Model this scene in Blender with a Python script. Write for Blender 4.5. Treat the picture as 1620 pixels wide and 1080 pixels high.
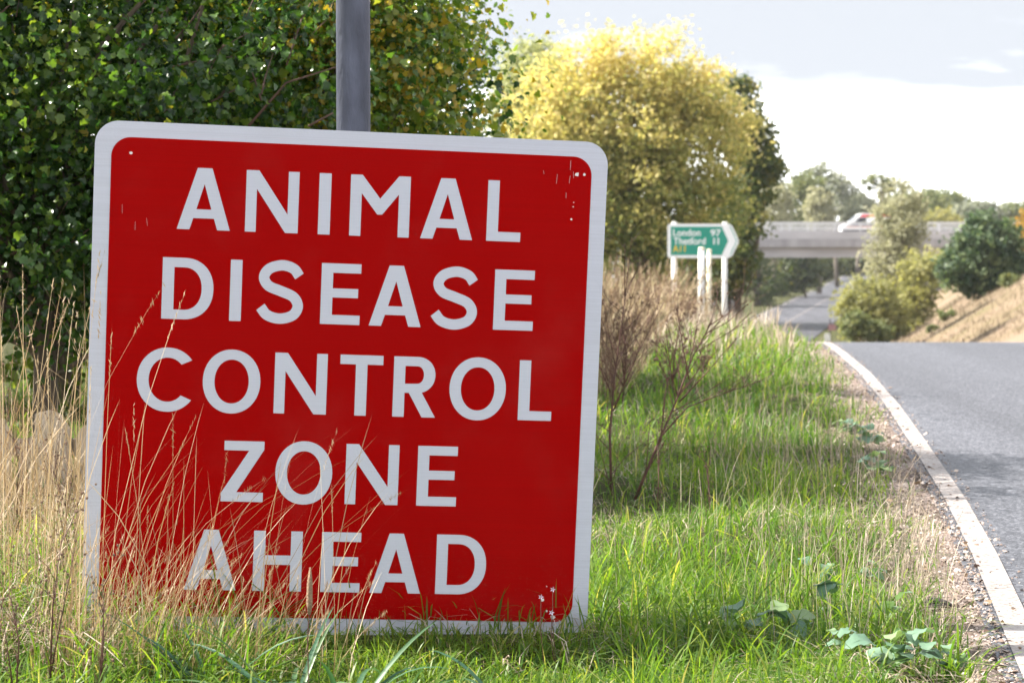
import bpy, math, random
import numpy as np
from mathutils import Vector, Matrix, Quaternion

for _o in list(bpy.data.objects):
    bpy.data.objects.remove(_o)
scene = bpy.context.scene
C = scene.collection
R = math.radians

# ------------------------------------------------------------------ camera, world, sun, exposure
EYE = 1.0                                       # the photographer is crouching
PITCH = math.atan(195 / 3600)
cam = bpy.data.cameras.new('camera')
cam.lens = 80
cam.sensor_width = 36
cam.clip_start = 0.1
cam.clip_end = 5000
cam.dof.use_dof = True
cam.dof.focus_distance = 5.55
cam.dof.aperture_fstop = 9.0
cam_o = bpy.data.objects.new('camera', cam)
C.objects.link(cam_o)
cam_o.location = (0, 0, EYE)
cam_o.rotation_euler = (R(90) - PITCH, 0, 0)
scene.camera = cam_o

SKY_SEED = 0.0
HAZE = 0.00014
SUN_EL, SUN_AZ = 42.0, -80.0                    # azimuth from +Y, positive to the right
world = bpy.data.worlds.new('World')
scene.world = world
world.use_nodes = True


def build_world():
    nt = world.node_tree
    nt.nodes.clear()
    N, L = nt.nodes.new, nt.links.new
    out = N('ShaderNodeOutputWorld')
    bg = N('ShaderNodeBackground')
    bg.inputs['Strength'].default_value = 0.135
    sky = N('ShaderNodeTexSky')
    sky.sky_type = 'NISHITA'
    sky.sun_disc = False
    sky.sun_elevation = R(SUN_EL)
    sky.sun_rotation = R(SUN_AZ)
    sky.air_density = 1.0
    sky.dust_density = 1.2
    sky.ozone_density = 1.0
    tc = N('ShaderNodeTexCoord')
    sep = N('ShaderNodeSeparateXYZ')
    L(tc.outputs['Generated'], sep.inputs[0])
    # clouds laid out on a flat ceiling: direction / height
    add = N('ShaderNodeMath'); add.operation = 'ADD'; add.inputs[1].default_value = 0.10
    L(sep.outputs['Z'], add.inputs[0])
    mx = N('ShaderNodeMath'); mx.operation = 'MAXIMUM'; mx.inputs[1].default_value = 0.04
    L(add.outputs[0], mx.inputs[0])
    comb = N('ShaderNodeCombineXYZ')
    for i, ax in enumerate('XY'):
        d = N('ShaderNodeMath'); d.operation = 'DIVIDE'
        L(sep.outputs[ax], d.inputs[0]); L(mx.outputs[0], d.inputs[1])
        L(d.outputs[0], comb.inputs[i])
    noi = N('ShaderNodeTexNoise'); noi.inputs['Scale'].default_value = 0.55
    noi.inputs['Detail'].default_value = 7; noi.inputs['Roughness'].default_value = 0.55
    L(comb.outputs[0], noi.inputs['Vector'])
    cov = N('ShaderNodeMapRange'); cov.interpolation_type = 'SMOOTHSTEP'
    cov.inputs['From Min'].default_value = 0.25; cov.inputs['From Max'].default_value = 0.40
    L(noi.outputs['Fac'], cov.inputs['Value'])
    # flat cloud base: bright hazy gap of sky below it, all round the horizon
    no2 = N('ShaderNodeTexNoise'); no2.inputs['Scale'].default_value = 14
    no2.inputs['Detail'].default_value = 5
    L(tc.outputs['Generated'], no2.inputs['Vector'])
    m1 = N('ShaderNodeMath'); m1.operation = 'MULTIPLY_ADD'
    m1.inputs[1].default_value = 0.012
    L(no2.outputs['Fac'], m1.inputs[0]); L(sep.outputs['Z'], m1.inputs[2])
    base = N('ShaderNodeMapRange'); base.interpolation_type = 'SMOOTHSTEP'
    base.inputs['From Min'].default_value = 0.056; base.inputs['From Max'].default_value = 0.064
    L(m1.outputs[0], base.inputs['Value'])
    mask = N('ShaderNodeMath'); mask.operation = 'MULTIPLY'
    L(cov.outputs[0], mask.inputs[0]); L(base.outputs[0], mask.inputs[1])
    shade = N('ShaderNodeValToRGB')
    shade.color_ramp.elements[0].position = 0.47; shade.color_ramp.elements[0].color = (1.33, 1.41, 1.53, 1)
    shade.color_ramp.elements[1].position = 0.64; shade.color_ramp.elements[1].color = (4.2, 4.3, 4.5, 1)
    no3 = N('ShaderNodeTexNoise'); no3.inputs['Scale'].default_value = 3; no3.inputs['Detail'].default_value = 6
    mp = N('ShaderNodeMapping'); mp.inputs['Scale'].default_value = (1, 1, 4); mp.inputs['Location'].default_value = (SKY_SEED, 0.3, 0.7)
    L(tc.outputs['Generated'], mp.inputs[0]); L(mp.outputs[0], no3.inputs['Vector'])
    L(no3.outputs['Fac'], shade.inputs['Fac'])
    # thin bright veil of haze low over the horizon
    hz = N('ShaderNodeMapRange'); hz.inputs['From Min'].default_value = 0.0; hz.inputs['From Max'].default_value = 0.35
    hz.inputs['To Min'].default_value = 0.75; hz.inputs['To Max'].default_value = 0.0
    L(sep.outputs['Z'], hz.inputs['Value'])
    veil = N('ShaderNodeMixRGB'); veil.inputs['Color2'].default_value = (9.5, 9.6, 9.8, 1)
    L(hz.outputs[0], veil.inputs['Fac']); L(sky.outputs['Color'], veil.inputs['Color1'])
    mix = N('ShaderNodeMixRGB')
    L(mask.outputs[0], mix.inputs['Fac']); L(veil.outputs[0], mix.inputs['Color1']); L(shade.outputs[0], mix.inputs['Color2'])
    L(mix.outputs[0], bg.inputs['Color']); L(bg.outputs[0], out.inputs['Surface'])


build_world()
sun = bpy.data.lights.new('sun', 'SUN')
sun.energy = 3.8
sun.angle = R(0.53)
sun.color = (1.0, 0.94, 0.85)
sun_o = bpy.data.objects.new('sun', sun)
C.objects.link(sun_o)
SUN_DIR = Vector((math.sin(R(SUN_AZ)) * math.cos(R(SUN_EL)), math.cos(R(SUN_AZ)) * math.cos(R(SUN_EL)), math.sin(R(SUN_EL))))
sun_o.rotation_euler = SUN_DIR.to_track_quat('Z', 'Y').to_euler()
scene.view_settings.view_transform = 'Standard'
scene.view_settings.look = 'None'
scene.view_settings.exposure = 2.2
scene.view_settings.gamma = 1
scene.render.engine = 'CYCLES'
scene.cycles.max_bounces = 8
scene.cycles.transparent_max_bounces = 8
scene.cycles.use_denoising = True

rng = np.random.default_rng(11)


# ------------------------------------------------------------------ helpers
def link(o, parent=None):
    C.objects.link(o)
    if parent is not None:
        o.parent = parent
    return o


def tag(o, label=None, cat=None, group=None, kind=None):
    if label: o['label'] = label
    if cat: o['category'] = cat
    if group: o['group'] = group
    if kind: o['kind'] = kind
    return o


def empty(name, loc, rot=(0, 0, 0)):
    o = bpy.data.objects.new(name, None)
    o.empty_display_size = 0.2
    o.location = loc
    o.rotation_euler = rot
    return link(o)


def vnoise(x, y, scale=1.0, seed=0):
    """smooth value noise in 0..1"""
    x = np.asarray(x, float) * scale; y = np.asarray(y, float) * scale
    xi = np.floor(x).astype(np.int64); yi = np.floor(y).astype(np.int64)
    fx = x - xi; fy = y - yi
    fx = fx * fx * (3 - 2 * fx); fy = fy * fy * (3 - 2 * fy)

    def h(a, b):
        n = (a * 374761393 + b * 668265263 + seed * 974711) & 0x7fffffff
        n = ((n ^ (n >> 13)) * 1274126177) & 0x7fffffff
        return ((n ^ (n >> 16)) & 0xffff) / 65535.0
    return (h(xi, yi) * (1 - fx) + h(xi + 1, yi) * fx) * (1 - fy) + (h(xi, yi + 1) * (1 - fx) + h(xi + 1, yi + 1) * fx) * fy


def np_mesh(name, verts, loops, starts, totals, attrs=None, smooth=False):
    me = bpy.data.meshes.new(name)
    me.vertices.add(len(verts)); me.loops.add(len(loops)); me.polygons.add(len(starts))
    me.vertices.foreach_set('co', np.ascontiguousarray(verts, np.float32).ravel())
    me.loops.foreach_set('vertex_index', np.ascontiguousarray(loops, np.int32))
    me.polygons.foreach_set('loop_start', np.ascontiguousarray(starts, np.int32))
    me.polygons.foreach_set('loop_total', np.ascontiguousarray(totals, np.int32))
    if smooth:
        me.polygons.foreach_set('use_smooth', np.ones(len(starts), bool))
    for k, v in (attrs or {}).items():
        a = me.attributes.new(k, 'FLOAT', 'POINT')
        a.data.foreach_set('value', np.ascontiguousarray(v, np.float32))
    me.update(calc_edges=True)
    return me


def cloud_mesh(name, tv, tf, M, T, tint):
    """N copies of a template (tv verts, tf faces) with matrices M (N,3,3), origins T (N,3), one tint each"""
    tv = np.asarray(tv, float); n = len(M); k = len(tv)
    V = np.einsum('nij,kj->nki', M, tv) + T[:, None, :]
    lp = np.concatenate([np.asarray(f) for f in tf]); tot = np.array([len(f) for f in tf])
    off = (np.arange(n) * k)[:, None]
    loops = (lp[None, :] + off).ravel()
    totals = np.tile(tot, n)
    starts = np.concatenate([[0], np.cumsum(totals)[:-1]])
    return np_mesh(name, V.reshape(-1, 3), loops, starts, totals, {'tint': np.repeat(tint, k)})


def rot_frames(n, normal, spin=None, r=None):
    """matrices whose z axis is the given normals and whose x axis is spun at random round it"""
    r = r or rng
    nz = normal / np.linalg.norm(normal, axis=1, keepdims=True)
    a = r.normal(size=(n, 3)); x = a - (a * nz).sum(1, keepdims=True) * nz
    x /= np.linalg.norm(x, axis=1, keepdims=True)
    y = np.cross(nz, x)
    return np.stack([x, y, nz], axis=2)


class MB:
    """collects simple shapes into one mesh"""
    def __init__(self):
        self.v = []; self.f = []; self.m = []

    def add(self, vs, fs, mat=0):
        o = len(self.v)
        self.v += [tuple(p) for p in vs]
        self.f += [tuple(i + o for i in f) for f in fs]
        self.m += [mat] * len(fs)

    def box(self, lo, hi, mat=0):
        (a, b, c), (d, e, f) = lo, hi
        self.add([(a, b, c), (d, b, c), (d, e, c), (a, e, c), (a, b, f), (d, b, f), (d, e, f), (a, e, f)],
                 [(0, 3, 2, 1), (4, 5, 6, 7), (0, 1, 5, 4), (1, 2, 6, 5), (2, 3, 7, 6), (3, 0, 4, 7)], mat)

    def tube(self, pts, radii, n=6, mat=0, caps=True):
        pts = [Vector(p) for p in pts]
        if not hasattr(radii, '__len__'): radii = [radii] * len(pts)
        vs = []; up = Vector((0.13, 0.31, 0.94))
        for i, p in enumerate(pts):
            t = (pts[min(i + 1, len(pts) - 1)] - pts[max(i - 1, 0)]).normalized()
            a = t.cross(up)
            if a.length < 0.05: a = t.cross(Vector((1, 0, 0)))
            a.normalize(); b = t.cross(a)
            for k in range(n):
                w = 2 * math.pi * k / n
                vs.append(p + (a * math.cos(w) + b * math.sin(w)) * radii[i])
        fs = []
        for i in range(len(pts) - 1):
            for k in range(n):
                fs.append((i * n + k, i * n + (k + 1) % n, (i + 1) * n + (k + 1) % n, (i + 1) * n + k))
        if caps:
            fs.append(tuple(range(n))[::-1]); fs.append(tuple((len(pts) - 1) * n + k for k in range(n)))
        self.add(vs, fs, mat)

    def prism(self, poly, axis, lo, hi, mat=0):
        """polygon (2D) extruded along an axis from lo to hi"""
        n = len(poly)

        def P(q, h):
            return {'x': (h, q[0], q[1]), 'y': (q[0], h, q[1]), 'z': (q[0], q[1], h)}[axis]
        vs = [P(q, lo) for q in poly] + [P(q, hi) for q in poly]
        fs = [tuple(range(n))[::-1], tuple(range(n, 2 * n))]
        fs += [(i, (i + 1) % n, n + (i + 1) % n, n + i) for i in range(n)]
        self.add(vs, fs, mat)

    def blob(self, c, r, n=6, mat=0):
        c = Vector(c); vs = [c + Vector((0, 0, r))]; fs = []
        for j in (1, 2):
            th = math.pi * j / 3
            for k in range(n):
                w = 2 * math.pi * k / n
                vs.append(c + Vector((math.sin(th) * math.cos(w), math.sin(th) * math.sin(w), math.cos(th))) * r)
        vs.append(c - Vector((0, 0, r)))
        for k in range(n):
            fs.append((0, 1 + k, 1 + (k + 1) % n))
            fs.append((1 + k, 1 + n + k, 1 + n + (k + 1) % n, 1 + (k + 1) % n))
            fs.append((1 + n + k, 2 * n + 1, 1 + n + (k + 1) % n))
        self.add(vs, fs, mat)

    def build(self, name, mats, parent=None, bevel=0.0, smooth=False, attrs=None):
        me = bpy.data.meshes.new(name)
        me.from_pydata([tuple(p) for p in self.v], [], self.f)
        if not isinstance(mats, (list, tuple)): mats = [mats]
        for m in mats: me.materials.append(m)
        me.polygons.foreach_set('material_index', np.array(self.m, np.int32))
        if smooth: me.polygons.foreach_set('use_smooth', np.ones(len(self.f), bool))
        me.update()
        o = bpy.data.objects.new(name, me)
        link(o, parent)
        import bmesh
        bm = bmesh.new(); bm.from_mesh(me)
        bmesh.ops.recalc_face_normals(bm, faces=bm.faces)
        if bevel:
            bmesh.ops.bevel(bm, geom=[e for e in bm.edges if len(e.link_faces) == 2 and e.calc_face_angle(0) > 0.5],
                            offset=bevel, segments=2, affect='EDGES', clamp_overlap=True)
        bm.to_mesh(me); bm.free()
        return o


def mesh_obj(name, me, mat, parent=None):
    if mat is not None and not me.materials: me.materials.append(mat)
    return link(bpy.data.objects.new(name, me), parent)


def fill_mesh(name, loops2d, thick):
    """flat shape with holes, thick metres deep, facing -Y (x right, z up)"""
    cu = bpy.data.curves.new(name, 'CURVE')
    cu.dimensions = '2D'; cu.fill_mode = 'BOTH'; cu.extrude = thick / 2
    for lp in loops2d:
        sp = cu.splines.new('POLY'); sp.points.add(len(lp) - 1); sp.use_cyclic_u = True
        for p, q in zip(sp.points, lp): p.co = (q[0], q[1], 0, 1)
    t = bpy.data.objects.new('shape', cu)
    C.objects.link(t)
    dg = bpy.context.evaluated_depsgraph_get()
    me = bpy.data.meshes.new_from_object(t.evaluated_get(dg))
    me.name = name
    bpy.data.objects.remove(t)
    bpy.data.curves.remove(cu)
    me.transform(Matrix.Rotation(R(90), 4, 'X'))
    return me


def text_mesh(name, s, size, thick, bold=0.0):
    cu = bpy.data.curves.new(name, 'FONT')
    cu.body = s; cu.size = size; cu.extrude = thick / 2; cu.offset = bold
    t = bpy.data.objects.new('shape', cu)
    C.objects.link(t)
    dg = bpy.context.evaluated_depsgraph_get()
    me = bpy.data.meshes.new_from_object(t.evaluated_get(dg))
    me.name = name
    bpy.data.objects.remove(t)
    bpy.data.curves.remove(cu)
    me.transform(Matrix.Rotation(R(90), 4, 'X'))
    return me


# ------------------------------------------------------------------ materials
def new_mat(name):
    m = bpy.data.materials.new(name)
    m.use_nodes = True
    nt = m.node_tree
    return m, nt, nt.nodes.new, nt.links.new, nt.nodes['Principled BSDF'], nt.nodes['Material Output']


def ramp(N, stops):
    r = N('ShaderNodeValToRGB')
    e = r.color_ramp.elements
    while len(e) < len(stops): e.new(0.5)
    for el, (p, c) in zip(e, stops):
        el.position = p; el.color = (*c, 1)
    return r


def mat_plain(name, col, rough=0.6, metal=0.0, var=0.15, scale=6.0, bump=0.0, bscale=60, stretch=(1, 1, 1), spec=0.5):
    m, nt, N, L, bs, out = new_mat(name)
    tc = N('ShaderNodeTexCoord'); mp = N('ShaderNodeMapping'); mp.inputs['Scale'].default_value = stretch
    L(tc.outputs['Object'], mp.inputs[0])
    no = N('ShaderNodeTexNoise'); no.inputs['Scale'].default_value = scale; no.inputs['Detail'].default_value = 6
    L(mp.outputs[0], no.inputs['Vector'])
    lo = tuple(c * (1 - var) for c in col); hi = tuple(min(1, c * (1 + var)) for c in col)
    r = ramp(N, [(0.3, lo), (0.7, hi)])
    L(no.outputs['Fac'], r.inputs[0]); L(r.outputs[0], bs.inputs['Base Color'])
    bs.inputs['Roughness'].default_value = rough; bs.inputs['Metallic'].default_value = metal
    bs.inputs['Specular IOR Level'].default_value = spec
    if bump:
        n2 = N('ShaderNodeTexNoise'); n2.inputs['Scale'].default_value = bscale; n2.inputs['Detail'].default_value = 5
        L(mp.outputs[0], n2.inputs['Vector'])
        b = N('ShaderNodeBump'); b.inputs['Strength'].default_value = bump; b.inputs['Distance'].default_value = 0.01
        L(n2.outputs['Fac'], b.inputs['Height']); L(b.outputs[0], bs.inputs['Normal'])
    return m


def mat_leaf(name, stops, trans=0.4, rough=0.45, tcol=(1.3, 1.25, 0.5), spec=0.4, obj_random=False):
    """leaf / blade: colour by its own tint, light through from behind"""
    m, nt, N, L, bs, out = new_mat(name)
    if obj_random:
        at = N('ShaderNodeObjectInfo'); fac = at.outputs['Random']
    else:
        at = N('ShaderNodeAttribute'); at.attribute_name = 'tint'; fac = at.outputs['Fac']
    r = ramp(N, stops)
    L(fac, r.inputs[0])
    L(r.outputs[0], bs.inputs['Base Color'])
    bs.inputs['Roughness'].default_value = rough
    bs.inputs['Specular IOR Level'].default_value = spec
    tr = N('ShaderNodeBsdfTranslucent')
    mu = N('ShaderNodeMixRGB'); mu.blend_type = 'MULTIPLY'; mu.inputs['Fac'].default_value = 1
    mu.inputs['Color2'].default_value = (*tcol, 1)
    L(r.outputs[0], mu.inputs['Color1']); L(mu.outputs[0], tr.inputs['Color'])
    mix = N('ShaderNodeMixShader'); mix.inputs['Fac'].default_value = trans
    L(bs.outputs[0], mix.inputs[1]); L(tr.outputs[0], mix.inputs[2]); L(mix.outputs[0], out.inputs['Surface'])
    return m


def mat_sheeting(name, col, wear):
    """retroreflective sheeting: fine cross-wise ribs, faint dirt, a few scratches"""
    m, nt, N, L, bs, out = new_mat(name)
    tc = N('ShaderNodeTexCoord')
    mp = N('ShaderNodeMapping'); mp.inputs['Scale'].default_value = (0.6, 1, 240)
    L(tc.outputs['Object'], mp.inputs[0])
    no = N('ShaderNodeTexNoise'); no.inputs['Scale'].default_value = 1.5; no.inputs['Detail'].default_value = 2
    L(mp.outputs[0], no.inputs['Vector'])
    r = ramp(N, [(0.3, tuple(c * 0.94 for c in col)), (0.7, tuple(min(1, c * 1.04) for c in col))])
    L(no.outputs['Fac'], r.inputs[0])
    dn = N('ShaderNodeTexNoise'); dn.inputs['Scale'].default_value = 3.5; dn.inputs['Detail'].default_value = 8
    dn.inputs['Roughness'].default_value = 0.65
    L(tc.outputs['Object'], dn.inputs['Vector'])
    dr = ramp(N, [(0.52, (0, 0, 0)), (0.8, (wear, wear, wear))])
    L(dn.outputs['Fac'], dr.inputs[0])
    mx = N('ShaderNodeMixRGB'); mx.inputs['Color2'].default_value = (0.30, 0.27, 0.24, 1)
    L(dr.outputs[0], mx.inputs['Fac']); L(r.outputs[0], mx.inputs['Color1']); sz = N('ShaderNodeSeparateXYZ'); L(tc.outputs['Object'], sz.inputs[0])
    lowm = N('ShaderNodeMapRange'); lowm.inputs['From Min'].default_value = -0.30; lowm.inputs['From Max'].default_value = -0.60
    L(sz.outputs['Z'], lowm.inputs['Value'])
    sn = N('ShaderNodeTexNoise'); sn.inputs['Scale'].default_value = 110; sn.inputs['Detail'].default_value = 7; sn.inputs['Roughness'].default_value = 0.7
    L(tc.outputs['Object'], sn.inputs['Vector'])
    sr = ramp(N, [(0.55, (0, 0, 0)), (0.72, (0.30, 0.30, 0.30))]); L(sn.outputs['Fac'], sr.inputs[0])
    sm = N('ShaderNodeMath'); sm.operation = 'MULTIPLY'; L(sr.outputs[0], sm.inputs[0]); L(lowm.outputs[0], sm.inputs[1])
    m3 = N('ShaderNodeMixRGB'); m3.inputs['Color2'].default_value = (0.20, 0.15, 0.10, 1)
    L(sm.outputs[0], m3.inputs['Fac']); L(mx.outputs[0], m3.inputs['Color1'])
    L(m3.outputs[0], bs.inputs['Base Color'])
    bs.inputs['Roughness'].default_value = 0.5
    bs.inputs['Specular IOR Level'].default_value = 0.03
    # honeycomb cells of the sheeting
    vo = N('ShaderNodeTexVoronoi'); vo.inputs['Scale'].default_value = 210
    L(tc.outputs['Object'], vo.inputs['Vector'])
    b = N('ShaderNodeBump'); b.inputs['Strength'].default_value = 0.12; b.inputs['Distance'].default_value = 0.002
    L(vo.outputs['Distance'], b.inputs['Height']); L(b.outputs[0], bs.inputs['Normal'])
    return m


M = {}
M['sign_red'] = mat_sheeting('sign_red', (0.325, 0.0006, 0.0006), 0.035)
M['sign_white'] = mat_sheeting('sign_white', (0.525, 0.535, 0.615), 0.15)
M['alu'] = mat_plain('aluminium', (0.55, 0.56, 0.58), 0.4, 0.9)
M['scuff'] = mat_plain('scuff', (0.75, 0.72, 0.7), 0.7)
M['galv'] = mat_plain('galvanised_steel', (0.088, 0.097, 0.135), 0.6, 0.2, 0.34, 22, 0.35, 120, (1, 1, 0.35))
M['direction_green'] = mat_plain('direction_green', (0.0, 0.24, 0.165), 0.4, 0, 0.05)
M['direction_white'] = mat_plain('direction_white', (0.78, 0.78, 0.78), 0.4, 0, 0.04)
M['direction_yellow'] = mat_plain('direction_yellow', (0.75, 0.48, 0.02), 0.4, 0, 0.04)
M['post_white'] = mat_plain('post_white', (0.74, 0.73, 0.70), 0.55, 0, 0.12, 5, 0.1, 40, (1, 1, 0.3))
M['post_cream'] = mat_plain('post_cream', (0.72, 0.66, 0.50), 0.6, 0, 0.15, 5)
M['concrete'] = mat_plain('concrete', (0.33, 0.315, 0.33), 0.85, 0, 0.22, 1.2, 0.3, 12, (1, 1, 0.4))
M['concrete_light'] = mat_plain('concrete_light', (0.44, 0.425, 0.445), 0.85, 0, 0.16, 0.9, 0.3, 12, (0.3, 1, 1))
M['rail_grey'] = mat_plain('rail_grey', (0.58, 0.58, 0.59), 0.5, 0.2, 0.1)
M['board'] = mat_plain('weathered_board', (0.46, 0.38, 0.30), 0.85, 0, 0.3, 8, 0.4, 30, (6, 6, 0.7))
M['bark'] = mat_plain('bark', (0.10, 0.075, 0.055), 0.9, 0, 0.4, 9, 0.8, 30, (1, 1, 0.25))
M['bark_grey'] = mat_plain('bark_grey', (0.17, 0.145, 0.12), 0.9, 0, 0.4, 5, 0.8, 20, (1, 1, 0.25))
M['twig'] = mat_plain('twig', (0.075, 0.038, 0.024), 0.8, 0, 0.35, 20)
M['dead_stem'] = mat_plain('dead_stem', (0.085, 0.036, 0.024), 0.75, 0, 0.4, 25)
M['seed_head'] = mat_plain('seed_head', (0.15, 0.09, 0.06), 0.9, 0, 0.4, 60)
M['stick'] = mat_plain('dark_bark_strip', (0.02, 0.017, 0.014), 0.8, 0, 0.5, 30, 0.6, 60)

G = lambda *c: c
hedge_stops = [(0.0, (0.014, 0.044, 0.012)), (0.40, (0.050, 0.115, 0.020)), (0.70, (0.135, 0.205, 0.030)), (0.95, (0.24, 0.27, 0.04)), (1.0, (0.40, 0.30, 0.04))]
M['hedge_leaf'] = mat_leaf('hedge_leaf', hedge_stops, 0.5, 0.24, spec=0.55)
M['hedge_leaf_single'] = mat_leaf('hedge_leaf_single', [(min(1, p ** .45), c) for p, c in hedge_stops[:4]] + [(.985, (0.19, 0.235, 0.035)), (1, (0.26, 0.25, 0.04))], 0.5, 0.30, spec=0.5, obj_random=True)
M['yellow_leaf'] = mat_leaf('yellow_leaf', [(0, (0.17, 0.215, 0.07)), (0.35, (0.40, 0.39, 0.13)), (0.75, (0.63, 0.54, 0.21)), (1, (0.74, 0.63, 0.31))], 0.6, 0.6, (1.1, 1.1, 0.8))
M['palegreen_leaf'] = mat_leaf('palegreen_leaf', [(0, (0.15, 0.19, 0.08)), (0.5, (0.32, 0.35, 0.16)), (1, (0.48, 0.49, 0.27))], 0.5, 0.6, (1.15, 1.1, 0.8))
M['dark_leaf'] = mat_leaf('dark_leaf', [(0, (0.03, 0.06, 0.022)), (0.6, (0.095, 0.125, 0.04)), (1, (0.24, 0.22, 0.07))], 0.45, 0.5)
M['mid_leaf'] = mat_leaf('mid_leaf', [(0, (0.07, 0.10, 0.04)), (0.6, (0.17, 0.20, 0.08)), (1, (0.32, 0.30, 0.12))], 0.45, 0.6, (1.1, 1.1, 0.8))
M['olive_leaf'] = mat_leaf('olive_leaf', [(0, (0.18, 0.185, 0.115)), (0.6, (0.36, 0.355, 0.23)), (1, (0.50, 0.48, 0.33))], 0.5, 0.65, (1.1, 1.1, 0.9))
M['greygreen_leaf'] = mat_leaf('greygreen_leaf', [(0, (0.13, 0.15, 0.11)), (0.6, (0.25, 0.27, 0.19)), (1, (0.38, 0.38, 0.28))], 0.45, 0.7, (1.05, 1.05, 0.9))
M['pine_leaf'] = mat_leaf('pine_leaf', [(0, (0.028, 0.062, 0.03)), (0.6, (0.09, 0.135, 0.062)), (1, (0.21, 0.26, 0.12))], 0.4, 0.55, (1.1, 1.2, 0.8))
M['limegreen_leaf'] = mat_leaf('limegreen_leaf', [(0, (0.16, 0.175, 0.075)), (0.6, (0.31, 0.305, 0.125)), (1, (0.45, 0.42, 0.19))], 0.5, 0.6, (1.1, 1.1, 0.6))
M['orange_leaf'] = mat_leaf('orange_leaf', [(0, (0.16, 0.11, 0.02)), (0.6, (0.36, 0.22, 0.03)), (1, (0.5, 0.33, 0.06))], 0.4, 0.6, (1.1, 1.0, 0.6))
M['grass'] = mat_leaf('grass_blade', [(0, (0.03, 0.09, 0.024)), (0.35, (0.08, 0.165, 0.028)), (0.7, (0.165, 0.255, 0.040)), (0.88, (0.26, 0.31, 0.075)), (1, (0.42, 0.37, 0.19))], 0.52, 0.42, (1.45, 1.45, 0.42), spec=0.25)
M['straw'] = mat_leaf('straw', [(0, (0.12, 0.075, 0.042)), (0.4, (0.27, 0.185, 0.10)), (0.8, (0.43, 0.325, 0.195)), (1, (0.58, 0.48, 0.34))], 0.3, 0.55, (1.1, 1.0, 0.8))
M['greystraw'] = mat_leaf('grey_straw', [(0, (0.20, 0.155, 0.11)), (0.5, (0.40, 0.325, 0.25)), (1, (0.58, 0.50, 0.41))], 0.3, 0.6, (1.05, 1.0, 0.9))
M['bank_straw'] = mat_leaf('bank_straw', [(0, (0.11, 0.105, 0.05)), (0.5, (0.20, 0.155, 0.105)), (1, (0.27, 0.21, 0.15))], 0.2, 0.8, (1.0, 1.0, 0.9))
M['herb'] = mat_leaf('dry_herb', [(0, (0.09, 0.052, 0.038)), (0.5, (0.26, 0.18, 0.115)), (1, (0.52, 0.44, 0.28))], 0.3, 0.7, (1.05, 1.0, 0.9))
M['tussock'] = mat_leaf('tussock_blade', [(0, (0.03, 0.085, 0.05)), (0.5, (0.06, 0.14, 0.075)), (1, (0.10, 0.17, 0.06))], 0.35, 0.42, (1.2, 1.2, 0.6), spec=0.4, obj_random=True)
M['weed_leaf'] = mat_leaf('weed_leaf', [(0, (0.10, 0.185, 0.125)), (0.5, (0.15, 0.245, 0.165)), (1, (0.20, 0.28, 0.13))], 0.3, 0.5, (1.2, 1.25, 0.6), spec=0.35, obj_random=True)

# ------------------------------------------------------------------ terrain
LINE_Y = np.array([-60, 0, 4, 5.9, 6.73, 8.09, 10.43, 12.2, 14.7, 16.74, 18.5, 22, 30, 45, 60, 85, 110, 140, 160.])
LINE_X = np.array([-10., .50, 1.06, 1.327, 1.445, 1.62, 1.885, 2.08, 2.32, 2.475, 2.59, 2.80, 3.35, 4.5, 6.1, 9.6, 14.0, 20.0, 24.0])


def line_x(y):
    """right-hand edge of the white edge line"""
    return np.interp(y, LINE_Y, LINE_X)


def main_left(y): return -18.0 + 0.2 * np.asarray(y, float)
def main_right(y): return -10.6 + 0.2 * np.asarray(y, float)


def smax(a, b, k): return 0.5 * (a + b + np.sqrt((a - b) ** 2 + k * k))
def smin(a, b, k): return 0.5 * (a + b - np.sqrt((a - b) ** 2 + k * k))
def sstep(x, a, b):
    t = np.clip((np.asarray(x, float) - a) / (b - a), 0, 1)
    return t * t * (3 - 2 * t)


MAIN_Z = -7.3
ROAD_W = 4.6


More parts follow.
